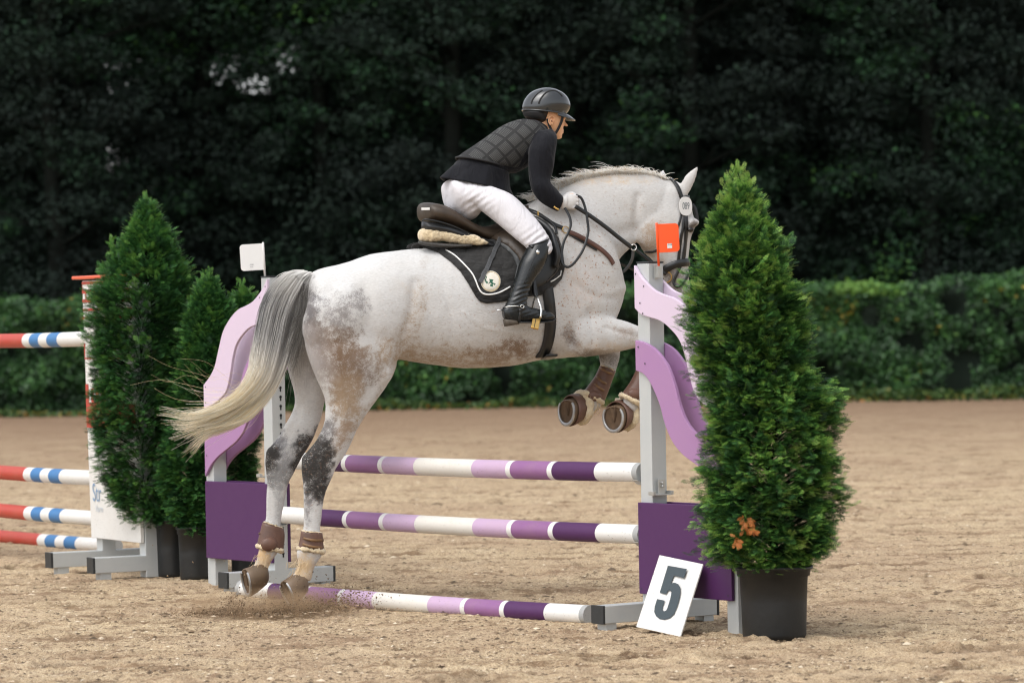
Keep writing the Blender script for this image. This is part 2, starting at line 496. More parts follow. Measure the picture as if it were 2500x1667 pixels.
for k, (tx, ty, _) in enumerate(TREES):
    r = np.random.default_rng(100 + k)
    root = empty('broadleaf_tree', (tx, ty, 0), TREE_LABELS[k], 'tree', 'dark trees behind the hedge')
    mb = MB()
    H = 13.5 + r.random() * 2
    lean = r.normal(0, 0.3, 2)
    trunk = [Vector((tx + lean[0] * t, ty + lean[1] * t, H * 0.85 * t)) for t in np.linspace(0, 1, 9)]
    mb.tube(trunk, [0.24 * (1 - 0.8 * t) for t in np.linspace(0, 1, 9)], 9)
    tips = []
    for j in range(26):
        t = 0.12 + 0.8 * r.random()
        b0 = Vector((tx + lean[0] * t, ty + lean[1] * t, H * 0.85 * t))
        az = r.random() * 6.283
        ln = (1.3 + 1.6 * r.random()) * (1.1 - 0.5 * t)
        d = Vector((math.cos(az), math.sin(az), 0.35 + 0.3 * r.random()))
        pts = [b0 + d * ln * s + Vector((0, 0, -0.25 * s * s)) for s in np.linspace(0, 1, 5)]
        mb.tube(pts, [0.07 * (1 - 0.85 * s) for s in np.linspace(0, 1, 5)], 5)
        tips.append(pts[-1])
    mk('trunk', mb, M_BARK, root)
    # crown: drooping clumps of leaves
    nc = 520
    cz = 0.7 + (H - 0.9) * r.random(nc) ** 0.9
    prof = 2.1 * np.sqrt(np.clip(1 - ((cz - 4.5) / (H - 4.2)) ** 2, 0.08, 1))
    az = r.random(nc) * 6.283
    rr = prof * np.sqrt(0.15 + 0.85 * r.random(nc))
    cc = np.stack([tx + rr * np.cos(az), ty + rr * np.sin(az) * 0.9, cz], 1)
    cr = 0.32 + 0.35 * r.random(nc)
    per = 120
    off = r.normal(size=(nc, per, 3)); off /= np.linalg.norm(off, axis=2)[..., None]
    off *= (r.random((nc, per, 1)) ** 0.35) * cr[:, None, None] * np.array([1.2, 1.0, 0.6])
    pos = (cc[:, None, :] + off).reshape(-1, 3)
    ct = np.repeat(np.clip(0.30 + 1.3 * (fbm(cc[:, 0] * 0.55, cc[:, 2] * 0.8, 700, 3) - 0.5) + r.normal(0, 0.13, nc), 0, 0.9), per)
    tint = np.clip(ct + r.normal(0, 0.13, len(pos)), 0, 1)
    w = gapw(pos[:, 0], pos[:, 2], pos[:, 1])
    keep = r.random(len(pos)) < np.clip(0.84 + (w - 0.9) * 0.8, 0.84, 1)
    keep &= pos[:, 2] > 0.4
    pos, tint = pos[keep], tint[keep]
    size = 0.038 + 0.036 * r.random(len(pos))
    V, F, c = leaves(pos, size, tint, r, updir=1.0)
    mk('crown', (V, F), M_TREE, root, smooth=False, colors={'tint': c})

# the wood behind the first row, one dark mass of leaves and boughs
r = np.random.default_rng(55)
gx = np.linspace(-26, 26, 150); gz = np.linspace(-0.5, 15, 60)
GX, GZ = np.meshgrid(gx, gz)
GY = 76 + 2.5 * (fbm(GX * 0.5, GZ * 0.5, 77, 3) - 0.5) * 2
w = gapw(GX.ravel(), GZ.ravel(), GY.ravel()).reshape(GX.shape)
w = w + 0.9 * (fbm(GX * 2.2, GZ * 2.2, 9, 3) - 0.5)
ok = (w > 1.0)
V = np.stack([GX.ravel(), GY.ravel(), GZ.ravel()], 1)
F = [(j * 150 + i, j * 150 + i + 1, (j + 1) * 150 + i + 1, (j + 1) * 150 + i) for j in range(59) for i in range(149) if ok[j, i] and ok[j, i + 1] and ok[j + 1, i] and ok[j + 1, i + 1]]
Vb = V.copy(); Vb[:, 1] += 1.5
nV = len(V)
F = np.array(F); F2 = F[:, ::-1] + nV
n = 60000
p = np.stack([(r.random(n) - 0.5) * 50, 71.5 + 3 * r.random(n), r.random(n) ** 0.9 * 15], 1)
w = gapw(p[:, 0], p[:, 2], p[:, 1])
p = p[r.random(n) < np.clip((w - 0.8) * 2, 0.0, 1)]
lv, lf, lc = leaves(p, 0.10 + 0.1 * r.random(len(p)), np.clip(r.normal(0.25, 0.18, len(p)), 0, 0.8), r, updir=0.7)
me_v = np.vstack([V, Vb, lv]); me_f = np.vstack([F, F2, lf + 2 * nV])
cols = np.vstack([np.zeros((2 * nV, 3)), lc])
o = mk('wood', (me_v, me_f), M_TREE, origin=(0, 76, 0), smooth=False, colors={'tint': cols})
tag(o, 'dark dense wood standing behind the first row of trees', 'wood', kind='stuff')

# ------------------------------------------------------------------ clipped hedge along the end of the arena
r = np.random.default_rng(66)
def hedge_top(x): return 1.93 + 0.012 * x + 0.12 * np.sin(x * 0.7 + 1) * 0.6 + 0.15 * (fbm(x * 1.2, x * 0 + 3, 5, 3) - 0.5) * 2
n = 130000
hx = (r.random(n) - 0.5) * 34
u = r.random(n)
top = hedge_top(hx)
zz = u ** 0.85 * top
yy = 61.3 + 0.5 * (fbm(hx * 1.1, zz * 1.4, 8, 3) - 0.5) * 2 + 0.22 * r.random(n) ** 2
flat = r.random(n) < 0.2
zz = np.where(flat, top + r.normal(0, 0.05, n), zz); yy = np.where(flat, 61.3 + r.random(n) * 1.2, yy)
cl = fbm(hx * 2.2, zz * 2.2 + yy, 13, 3)
tint = np.clip(0.25 + 0.9 * (cl - 0.35) + r.normal(0, 0.17, n) + 0.12 * (zz / 2), 0, 1)
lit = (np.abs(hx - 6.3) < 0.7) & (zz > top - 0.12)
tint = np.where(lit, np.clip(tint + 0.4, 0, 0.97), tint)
keep = (cl > 0.30 + 0.10 * r.random(n))
V, F, c = leaves(np.stack([hx, yy, zz], 1)[keep], (0.032 + 0.035 * r.random(n))[keep], tint[keep], r, updir=0.5, out=np.array([[0, -0.6, 0]]))
root = empty('hedge', (0, 62, 0), 'clipped green hedge running behind the sand arena in front of the dark trees', 'hedge')
mk('foliage', (V, F), M_HEDGE, root, smooth=False, colors={'tint': c})
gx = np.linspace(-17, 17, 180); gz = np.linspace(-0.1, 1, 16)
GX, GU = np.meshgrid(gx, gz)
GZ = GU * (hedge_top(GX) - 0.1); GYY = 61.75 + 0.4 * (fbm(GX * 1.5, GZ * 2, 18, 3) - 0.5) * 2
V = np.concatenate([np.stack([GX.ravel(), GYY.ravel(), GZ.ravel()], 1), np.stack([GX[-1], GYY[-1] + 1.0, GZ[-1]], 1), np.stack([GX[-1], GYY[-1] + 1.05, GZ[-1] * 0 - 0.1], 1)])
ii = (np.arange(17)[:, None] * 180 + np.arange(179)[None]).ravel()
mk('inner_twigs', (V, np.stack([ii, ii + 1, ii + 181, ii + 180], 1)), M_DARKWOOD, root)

# weeds and yellow fallen leaves at the foot of the hedge
n = 9000
wx = (r.random(n) - 0.5) * 32
wh = np.clip(fbm(wx * 0.9, wx * 0 + 1, 91, 3) - 0.3, 0, 1)
wz = r.random(n) * (0.05 + 0.5 * wh ** 1.3)
wy = 60.4 + r.normal(0, 0.28, n)
tint = np.where(wz < 0.07, r.random(n), np.clip(r.normal(0.5, 0.2, n), 0, 0.85))
V, F, c = leaves(np.stack([wx, wy, wz + 0.01], 1), 0.03 + 0.05 * r.random(n), tint, r, updir=0.8)
o = mk('weeds', (V, F), M_WEED, origin=(0, 60.4, 0), smooth=False, colors={'tint': c})
tag(o, 'low green weeds and yellow fallen leaves along the foot of the hedge', 'weeds', kind='stuff')
# ------------------------------------------------------------------ paints and metals
def paint(name, col, rough=0.4, dirt=0.25, dirtcol=(0.42, 0.32, 0.22), scr=0.0):
    m, nt, b = new_mat(name)
    d = noise_tex(nt, 6, 7, 0.7)
    sp = noise_tex(nt, 140, 2, 0.6)
    c = mixc(nt, mathn(nt, 'MULTIPLY', ramp(nt, d, [(0.42, 0.0), (0.75, 1.0)]), dirt), col, dirtcol)
    c = mixc(nt, ramp(nt, sp, [(0.30, 0.75 if dirt >= 0.08 else 0.0), (0.335, 0.0)]), c, (0.12, 0.08, 0.05))
    if scr:
        s = noise_tex(nt, 3, 8, 0.8, mapping(nt, rot=(0.3, 0.5, 0.2), scale=(14, 14, 0.8)))
        c = mixc(nt, ramp(nt, s, [(0.68, 0.0), (0.72, scr)]), c, (0.7, 0.62, 0.7))
    nt.links.new(c, b.inputs['Base Color'])
    nt.links.new(ramp(nt, d, [(0.3, rough), (0.8, min(1, rough + 0.25))]), b.inputs['Roughness'])
    bump(nt, b, d, 0.05, 0.01)
    return m
M_WHITE = paint('white_paint', (0.68, 0.675, 0.655), 0.35, 0.12)
M_CREAM = paint('cream_paint', (0.64, 0.62, 0.575), 0.45, 0.15)
M_LILAC = paint('lilac_paint', (0.47, 0.33, 0.48), 0.4, 0.16)
M_PURPLE = paint('purple_paint', (0.235, 0.10, 0.245), 0.4, 0.14)
M_DEEP = paint('deep_purple_paint', (0.062, 0.012, 0.080), 0.5, 0.06, (0.12, 0.07, 0.09), 0.35)
M_PLANK_L = paint('lilac_board', (0.60, 0.49, 0.61), 0.35, 0.05)
M_PLANK_P = paint('purple_board', (0.34, 0.18, 0.355), 0.38, 0.07, scr=0.25)
M_REDP = paint('red_paint', (0.42, 0.035, 0.02), 0.4, 0.15)
M_BLUEP = paint('blue_paint', (0.03, 0.16, 0.38), 0.4, 0.08)
M_GREYP = paint('grey_plastic', (0.32, 0.33, 0.33), 0.5, 0.2)
M_BLACKP = simple('black_plastic', (0.022, 0.024, 0.025), 0.5, var=0.3, bmp=0.15, bscale=90)
M_FLAGR = simple('orange_red_plastic', (0.90, 0.09, 0.012), 0.35, var=0.04)
M_FLAGW = simple('white_plastic', (0.68, 0.675, 0.66), 0.35, var=0.03)
M_INK = simple('black_ink', (0.02, 0.025, 0.03), 0.5, var=0.1)
M_CHAR = simple('charcoal_print', (0.035, 0.05, 0.058), 0.45, var=0.1)
M_BLUEINK = simple('blue_ink', (0.20, 0.31, 0.46), 0.5, var=0.1)
M_PALEINK = simple('pale_blue_ink', (0.5, 0.56, 0.62), 0.5, var=0.05)
m, nt, b = new_mat('brushed_aluminium')
st = noise_tex(nt, 5, 6, 0.7, mapping(nt, scale=(30, 30, 0.6)))
pt = noise_tex(nt, 7, 5, 0.6)
nt.links.new(mixc(nt, pt, (0.42, 0.45, 0.46), (0.56, 0.57, 0.56)), b.inputs['Base Color'])
b.inputs['Metallic'].default_value = 0.3
nt.links.new(ramp(nt, st, [(0.2, 0.38), (0.8, 0.6)]), b.inputs['Roughness'])
bump(nt, b, st, 0.08, 0.002)
M_ALU = m
M_STEEL = simple('galvanised_steel', (0.5, 0.5, 0.48), 0.42, metal=0.8, var=0.2, nscale=20)
M_HOLE = simple('dark_slot', (0.012, 0.012, 0.012), 0.9)

def text_mb(s, c, ex, ez, size, shear=0.0, squeeze=1.0, bold=0.0, lift=0.0):
    """Letters as a flat mesh on the plane c + ex*u + ez*v, centred at c."""
    cu = bpy.data.curves.new('t', 'FONT'); cu.body = s; cu.size = 1.0; cu.offset = bold; cu.shear = shear
    cu.align_x = 'CENTER'; cu.align_y = 'CENTER'
    o = bpy.data.objects.new('t', cu); scene.collection.objects.link(o)
    dg = bpy.context.evaluated_depsgraph_get()
    me = bpy.data.meshes.new_from_object(o.evaluated_get(dg))
    n = ex.cross(ez).normalized()
    vs = [c + ex * v.co.x * size * squeeze + ez * v.co.y * size + n * lift for v in me.vertices]
    fs = [tuple(p.vertices) for p in me.polygons]
    bpy.data.objects.remove(o); bpy.data.curves.remove(cu); bpy.data.meshes.remove(me)
    mb = MB(); mb.add(vs, fs)
    return mb

# ------------------------------------------------------------------ the purple jump: positions
PI_R = P(1593, 1000, 17.0); PI_R.z = 0      # inner post of the right wing
PI_L = P(670, 1000, 19.7); PI_L.z = 0       # inner post of the left wing
D = (PI_R - PI_L); D.z = 0; D.normalize()   # along the poles, towards the near right
NL = Vector((D.y, -D.x, 0))                 # approach side of the jump, near left
if NL.x > 0: NL = -NL
UP = Vector((0, 0, 1))
A_ = 0.045
U_TOP = [(0, 1.733), (.06, 1.685), (.11, 1.657), (.22, 1.61), (.35, 1.583), (.44, 1.568), (.56, 1.522), (.68, 1.447), (.755, 1.346), (.82, 1.25), (.9, 1.19), (1.0, 1.142)]
U_BOT = [(0, 1.526), (.07, 1.496), (.16, 1.481), (.28, 1.463), (.39, 1.424), (.485, 1.37), (.54, 1.30), (.58, 1.215), (.64, 1.12), (.72, 1.075), (.83, 1.04), (1.0, 1.0)]
L_TOP = [(0, 1.372), (.09, 1.362), (.2, 1.335), (.295, 1.288), (.37, 1.231), (.43, 1.15), (.48, 1.06), (.55, .984), (.65, .93), (.77, .895), (.88, .87), (1.0, .849)]
L_BOT = [(0, 1.227), (.08, 1.212), (.15, 1.175), (.21, 1.12), (.265, 1.055), (.31, .975), (.39, .89), (.50, .83), (.64, .785), (.80, .735), (.91, .685), (1.0, .62)]
def plank(o, eu, nrm, off, u0, W, top, bot, th=0.018):
    T = catmull(top, 4); B = catmull(bot, 4)
    def pt(u, z, k): return o + eu * (u0 + u * W) + nrm * (off + k * th) + UP * z
    vs, fs = [], []
    for (tu, tz), (bu, bz) in zip(T, B):
        vs += [pt(tu, tz, 1), pt(bu, bz, 1), pt(bu, bz, 0), pt(tu, tz, 0)]
    n = len(T)
    for i in range(n - 1):
        for k in range(4):
            a, b2 = i * 4 + k, i * 4 + (k + 1) % 4
            fs.append((a, b2, b2 + 4, a + 4))
    fs.append((0, 1, 2, 3)); fs.append(tuple((n - 1) * 4 + k for k in (3, 2, 1, 0)))
    mb = MB(); mb.add(vs, fs)
    return mb
def fix_normals(o):
    bm = bmesh.new(); bm.from_mesh(o.data); bmesh.ops.recalc_face_normals(bm, faces=bm.faces); bm.to_mesh(o.data); bm.free()
    return o
def wing(loc, eu, label, flagside):
    """An aluminium standard with two S-shaped boards on each face and a low board."""
    root = empty('jump_standard', loc, label, 'jump standard', 'standards of the purple jump')
    W = 0.69
    o = loc
    mb = MB(); mb.box(o + UP * 0.885, eu * A_, NL * A_, UP * 0.855); post = mk('post', mb, M_ALU, root, smooth=False, bev=0.004)
    mb = MB(); mb.box(o + UP * 1.744, eu * 0.047, NL * 0.047, UP * 0.004); mk('post_cap', mb, M_BLACKP, root, smooth=False, bev=0.002)
    mb = MB(); mb.box(o + eu * 0.625 + UP * 0.49, eu * A_ * 0.9, NL * A_ * 0.97, UP * 0.51); mk('post', mb, M_ALU, root, smooth=False, bev=0.004)
    for side in (1, -1):
        off = (A_ + 0.001) if side > 0 else (A_ + 0.001)
        f = fix_normals(mk('upper_board', plank(o, eu, NL * side, off, -A_, W, U_TOP, U_BOT), M_PLANK_L, root, smooth=False, bev=0.003))
        f = fix_normals(mk('lower_board', plank(o, eu, NL * side, off, -A_, W, L_TOP, L_BOT), M_PLANK_P, root, smooth=False, bev=0.003))
        mb = MB(); mb.box(o + eu * (W / 2 - A_) + NL * side * (A_ + 0.011) + UP * 0.375, eu * W / 2, NL * 0.009, UP * 0.219)
        mk('base_board', mb, M_DEEP, root, smooth=False, bev=0.003)
    # screw heads holding the boards to the posts
    mb = MB()
    for u, z in ((-.03, 1.69), (.03, 1.63), (0.0, 1.55), (.02, 1.50), (.62, 1.13), (.62, 1.04), (-.02, 1.34), (.03, 1.26), (.61, .84), (.62, .74), (-.025, .57), (-.025, .18), (.62, .57), (.62, .18)):
        c = o + eu * u + NL * (A_ + 0.0215) + UP * z
        mb = MB(); mb.add([c + eu * .0045 * math.cos(a) + UP * .0045 * math.sin(a) for a in np.linspace(0, 2 * math.pi, 9)[:-1]], [tuple(range(8))])
        mk('screw_head', mb, M_INK, root, smooth=False)
    # foot bar with black end caps and short stubs
    mb = MB(); mb.box(o + UP * 0.075, NL * 0.345, eu * 0.0449, UP * 0.042); foot = mk('foot_bar', mb, M_ALU, root, smooth=False, bev=0.003)
    for s in (1, -1):
        mb = MB(); mb.box(o + NL * s * 0.352 + UP * 0.075, NL * 0.0075, eu * 0.046, UP * 0.044); mk('end_cap', mb, M_BLACKP, foot, smooth=False, bev=0.002)
        mb = MB(); mb.box(o + NL * s * 0.30 + UP * 0.012, NL * 0.03, eu * 0.035, UP * 0.022); mk('foot_stub', mb, M_ALU, foot, smooth=False)
    # keyhole slots down the face that carries the pole cups
    mb = MB()
    fc = -eu * (A_ + 0.0016)
    fl = NL.cross(UP)
    for z in np.arange(0.20, 1.66, 0.0512):
        mb = MB()
        c = o + fc + UP * z + NL * (-0.012)
        ring = [c + NL * 0.0085 * math.cos(t) + UP * (0.009 * math.sin(t) + 0.006) for t in np.linspace(0, 2 * math.pi, 11)[:-1]]
        ring2 = [c + NL * 0.0045 * i + UP * j for i, j in ((-1, -0.016), (1, -0.016), (1, 0.0), (-1, 0.0))]
        mb.add(ring, [tuple(range(10))]); 
        c2 = fc.normalized() * 0.0004
        mb.add([q + c2 for q in ring2], [(0, 1, 2, 3)])
        mk('keyhole', mb, M_HOLE, post, smooth=False)
    return root
wing_r = wing(PI_R, D, 'aluminium jump standard at the right end of the purple poles, behind the number sign', 1)
wing_l = wing(PI_L, -D, 'aluminium jump standard with lilac and purple S-boards behind the tail of the horse', -1)

def pole_mb(a, b, rad, segs, n=28):
    """segs: list of (end fraction, material index)"""
    ax = (b - a); L = ax.length; t = ax.normalized()
    up = (UP - t * t.z).normalized(); sd = t.cross(up)
    mb = MB(); vs = []; cuts = [0.0] + [s[0] for s in segs]
    for f in cuts:
        sag = -0.010 * 4 * f * (1 - f)
        for k in range(n):
            an = 2 * math.pi * k / n
            vs.append(a + ax * f + up * (rad * math.cos(an) + sag) + sd * rad * math.sin(an))
    fs, ms = [], []
    for i, (e, mi) in enumerate(segs):
        for k in range(n):
            fs.append((i * n + k, i * n + (k + 1) % n, (i + 1) * n + (k + 1) % n, (i + 1) * n + k)); ms.append(mi)
    fs.append(tuple(range(n))[::-1]); ms.append(segs[0][1])
    fs.append(tuple((len(cuts) - 1) * n + k for k in range(n))); ms.append(segs[-1][1])
    mb.v = [tuple(v) for v in vs]; mb.f = fs; mb.m = ms
    return mb
MATS_P = [M_WHITE, M_DEEP, M_PURPLE, M_LILAC, M_CREAM, M_GREYP]
SEG = [(.012, 5), (.103, 0), (.2094, 1), (.2215, 0), (.317, 2), (.329, 0), (.42, 3), (.5, 4), (.58, 4), (.671, 3), (.683, 0), (.7785, 2), (.7906, 0), (.897, 1), (.988, 0), (1.0, 5)]
def purple_pole(a, b, label):
    o = mk('jump_pole', pole_mb(a, b, 0.047, SEG), MATS_P, origin=(a + b) / 2, smooth=True, autosmooth=50)
    return tag(o, label, 'jump pole', 'white and purple striped poles of the jump')
gap = A_ + 0.018
for z1, z2, lab in ((0.735, 0.728, 'upper white and purple striped pole, passing behind the hind legs of the grey horse'),
                    (0.436, 0.424, 'lower hanging white and purple striped pole, level with the top of the deep purple boards')):
    a = PI_R - D * gap + UP * z1 + NL * 0.01; b_ = PI_L + D * gap + UP * z2 + NL * 0.01
    purple_pole(a, b_, lab)
    for p, s, root in ((a, 1, wing_r), (b_, -1, wing_l)):
        # a shallow dished cup under the end of the pole
        mb = MB()
        ex = D * s
        c0 = p + ex * 0.012 - UP * 0.005
        prof = [(c0 + NL * 0.054 * math.sin(t) - UP * 0.054 * math.cos(t)) for t in np.linspace(-0.95, 0.95, 9)]
        prof = [prof[0] - NL * 0.012 + UP * 0.004] + prof + [prof[-1] + NL * 0.012 + UP * 0.004]
        vs = []
        for q in prof: vs += [q - ex * 0.035, q + ex * 0.006, q + ex * 0.006 - UP * 0.004, q - ex * 0.035 - UP * 0.004]
        fs = []
        for i in range(len(prof) - 1):
            for k in range(4): fs.append((i * 4 + k, i * 4 + (k + 1) % 4, i * 4 + 4 + (k + 1) % 4, i * 4 + 4 + k))
        fs += [(0, 1, 2, 3), tuple(len(vs) - 4 + k for k in (3, 2, 1, 0))]
        mb.add(vs, fs)
        mb.box(p + ex * 0.0140 - UP * 0.02, ex * 0.003, NL * 0.028, UP * 0.05)
        fix_normals(mk('pole_cup', mb, M_STEEL, root, smooth=False))
# the spare cup hanging above the board of each wing
for root, o0, s in ((wing_r, PI_R, 1), (wing_l, PI_L, -1)):
    c = o0 + D * s * 0.055 + NL * 0.0 + UP * 0.66
    mb = MB(); mb.box(c + UP * 0.01 + D * s * 0.004, D * 0.004, NL * 0.02, UP * 0.035)
    mb.tube([c + UP * 0.028 + D * s * 0.006, c + UP * 0.028 + D * s * 0.02], 0.007, 8)
    mb.box(c - UP * 0.028 + D * s * 0.012 + NL * 0.01, D * 0.02, NL * 0.05, UP * 0.003)
    mb.box(c - UP * 0.02 + D * s * 0.012 + NL * 0.064, D * 0.02, NL * 0.008, UP * 0.009)
    mb.box(c - UP * 0.02 + D * s * 0.012 - NL * 0.044, D * 0.02, NL * 0.008, UP * 0.009)
    mk('spare_cup', mb, M_STEEL, root, smooth=False, bev=0.001)
    mb = MB(); mb.tube([c + UP * 0.012 + D * s * 0.008, c + UP * 0.012 + D * s * 0.018], 0.006, 8)
    mk('cup_bolt', mb, M_STEEL, root)

# ground pole
ga = P(1441, 1497, 17.15); ga.z = 0.045
gb = P(770, 1446, 18.9); gb.z = 0.047
gdir = (gb - ga).normalized()
gb = P(590, 1437, 19.25); gb.z = 0.045
purple_pole(ga, gb, 'white and purple striped pole lying on the sand under the jump')

# ------------------------------------------------------------------ flags on the posts
def rounded_rect(w, h, r, corners, n=6):
    """outline from (0,0) to (w,h); rounded corners where flagged: bl, br, tr, tl"""
    pts = []
    for (cx, cy, a0), rd in zip(((0, 0, 180), (w, 0, 270), (w, h, 0), (0, h, 90)), corners):
        if rd:
            ox = r if cx == 0 else w - r; oy = r if cy == 0 else h - r
            pts += [(ox + r * math.cos(R(a0 + t)), oy + r * math.sin(R(a0 + t))) for t in np.linspace(0, 90, n)]
        else: pts.append((cx, cy))
    return pts
def slab(pts, c, ex, ez, th):
    n = ex.cross(ez).normalized()
    m = len(pts)
    vs = [c + ex * x + ez * y + n * th / 2 for x, y in pts] + [c + ex * x + ez * y - n * th / 2 for x, y in pts]
    fs = [tuple(range(m)), tuple(range(m, 2 * m))[::-1]] + [(i, i + m, (i + 1) % m + m, (i + 1) % m) for i in range(m)]
    mb = MB(); mb.add(vs, fs)
    return mb
def flag(name, label, base, top, ex, w, h, mat, sgn, bracket_at):
    """pole from base to top; panel hangs on the ex side"""
    ez = (top - base).normalized()
    ex = (ex - ez * ex.dot(ez)).normalized()
    n = ex.cross(ez).normalized()
    if n.y > 0: n = -n
    root = empty('jump_flag', base, label, 'flag', 'flags on the standards')
    mb = MB(); mb.tube([base, top, top + ez * 0.004], [0.006, 0.006, 0.004], 10); mk('flag_pole', mb, mat, root)
    c = top - ez * (h + 0.003) + ex * 0.004
    panel = fix_normals(mk('flag_panel', slab(rounded_rect(w, h, 0.018, (0, 1, 1, 0)), c, ex, ez, 0.004), mat, root, smooth=False, bev=0.001))
    # sticker: a slanting black stroke, small letters and a rule
    sx = ex if ex.x > 0 else -ex
    s0 = c + ex * w * 0.53 + ez * h * 0.22 + n * 0.0028
    if sgn > 0:
        mb = MB(); q = 0.0115
        mb.add([s0 - sx * q - ez * q, s0 + sx * q - ez * q, s0 + sx * q + ez * q, s0 - sx * q + ez * q], [(0, 1, 2, 3)]); st = mk('sticker', mb, M_FLAGW, panel, smooth=False)
        s0 = s0 + ez * 0.006
    mb = MB(); k = n * 0.0008
    mb.add([s0 + k - sx * 0.0095 - ez * 0.003, s0 + k - sx * 0.0075 - ez * 0.003, s0 + k - sx * 0.003 + ez * 0.004, s0 + k - sx * 0.006 + ez * 0.003], [(0, 1, 2, 3)])
    t = text_mb('CBI', s0 + k + sx * 0.005, sx, ez, 0.0088, bold=0.01)
    mb.add(t.v, t.f)
    if sgn < 0:
        s1 = s0 - ez * 0.013
        mb.add([s1 + k - sx * 0.009 - ez * 0.0008, s1 + k + sx * 0.009 - ez * 0.0008, s1 + k + sx * 0.009 + ez * 0.0008, s1 + k - sx * 0.009 + ez * 0.0008], [(0, 1, 2, 3)])
    mk('print', mb, M_INK, panel, smooth=False)
    if bracket_at is not None:
        mb = MB(); mb.box(bracket_at, D * 0.011, NL * 0.011, UP * 0.028); mb.box(bracket_at - D * 0.012 , D * 0.0015, NL * 0.016, UP * 0.034)
        mk('bracket', mb, M_STEEL, root, smooth=False, bev=0.001)
    return root
yb = PI_R.y - 0.075
fb = P(1609, 662, 16.94); ft = P(1603, 546, 16.94)
flag('f', 'orange red flag on top of the right hand jump standard', fb, ft, Vector((1, 0, 0)), 0.100, 0.137, M_FLAGR, 1, P(1608, 664, 16.945))
fb = P(648, 690, PI_L.y - 0.0); ft = P(642, 593, PI_L.y - 0.0)
flag('f', 'white flag on top of the left jump standard beside the tail', fb, ft, Vector((-1, 0, 0)), 0.127, 0.147, M_FLAGW, -1, None)

# ------------------------------------------------------------------ number sign leaning on the right standard
BL, BR = P(1553, 1529, 16.64), P(1660, 1553, 16.36)
TL, TR = P(1610, 1354, 16.82), P(1716, 1376, 16.56)
nrm = (BR - BL).cross(TL - BL).normalized()
if nrm.y > 0: nrm = -nrm
mb = MB(); th = 0.008
vs = [BL, BR, TR, TL] + [v - nrm * th for v in (BL, BR, TR, TL)]
mb.add(vs, [(0, 1, 2, 3), (7, 6, 5, 4), (0, 4, 5, 1), (1, 5, 6, 2), (2, 6, 7, 3), (3, 7, 4, 0)])
root = empty('number_sign', (BL + BR) / 2, 'white number 5 sign leaning against the right jump standard', 'sign')
fix_normals(mk('sign_board', mb, M_WHITE, root, smooth=False, bev=0.0015))
def onsign(x, y):                       # a pixel carried onto the board's front face
    o, r = ray(x, y)
    t = (BL + nrm * 0.002 - o).dot(nrm) / r.dot(nrm)
    return o + r * t
f = 1 / 2.851
raw = [(657, 940), (790, 964), (770, 1028), (700, 1010), (678, 1064), (705, 1058), (728, 1068), (742, 1090), (745, 1120), (738, 1165), (722, 1225), (700, 1278), (672, 1305), (635, 1317), (600, 1312), (575, 1292), (562, 1262), (565, 1225), (582, 1172), (636, 1184), (622, 1226), (620, 1248), (630, 1258), (645, 1252), (655, 1232), (676, 1160), (682, 1125), (672, 1112), (658, 1114), (645, 1140), (600, 1128)]
outline = [onsign(1400 + x * f, 1050 + y * f) for x, y in raw]
ux = (BR - BL).normalized(); uy = nrm.cross(ux)
p2 = [Vector(((q - BL).dot(ux), (q - BL).dot(uy))) for q in outline]
vv, _, ff, *_ = delaunay_2d_cdt(p2, [(i, (i + 1) % len(p2)) for i in range(len(p2))], [], 1, 1e-7)
mb = MB(); mb.add([BL + nrm * 0.002 + ux * v.x + uy * v.y for v in vv], [tuple(t) for t in ff])
mk('numeral', mb, M_CHAR, root, smooth=False)

# ------------------------------------------------------------------ red, white and blue jump at the left
RI = P(255, 1000, 21.5); RI.z = 0
D2 = Vector((0.5, -0.87, 0)).normalized(); N2 = Vector((-D2.y * -1, 0, 0))
N2 = Vector((D2.y, -D2.x, 0)); 
if N2.x > 0: N2 = -N2
tilt = (UP + Vector((-0.018, 0, 0))).normalized()
root = empty('jump_standard', RI, 'white sponsor-board jump standard with red stripes, half hidden by the left conifers', 'jump standard')
def R2(u, z, v=0.0): return RI + D2 * u + N2 * v + tilt * z
WP = 0.74
mb = MB(); mb.box(R2(WP / 2 - 0.06, 0.985, 0.06), D2 * WP / 2, N2 * 0.012, tilt * 0.78); panel2 = mk('panel', mb, M_WHITE, root, smooth=False, bev=0.003)
mb = MB(); mb.box(R2(WP / 2 - 0.12, 1.785, 0.05), D2 * (WP / 2 + 0.05), N2 * 0.045, tilt * 0.010); mk('top_rail', mb, simple('orange_red_gloss', (0.75, 0.12, 0.05), 0.35), root, smooth=False, bev=0.006)
for u in (0.0, WP - 0.10):
    mb = MB(); mb.box(R2(u, 0.87, 0), D2 * A_, N2 * A_, tilt * 0.87); mk('post', mb, M_ALU, root, smooth=False, bev=0.004)
    mb = MB(); mb.box(R2(u, 0.085, 0.0), N2 * 0.37, D2 * 0.0451, tilt * 0.045); ft_ = mk('foot_bar', mb, M_ALU, root, smooth=False, bev=0.003)
    for s in (1, -1):
        mb = MB(); mb.box(R2(u, 0.085, s * 0.377), N2 * 0.0075, D2 * 0.047, tilt * 0.047); mk('end_cap', mb, M_BLACKP, ft_, smooth=False, bev=0.002)
        mb = MB(); mb.box(R2(u, 0.016, s * 0.3), N2 * 0.035, D2 * 0.035, tilt * 0.026); mk('foot_stub', mb, M_ALU, ft_, smooth=False)
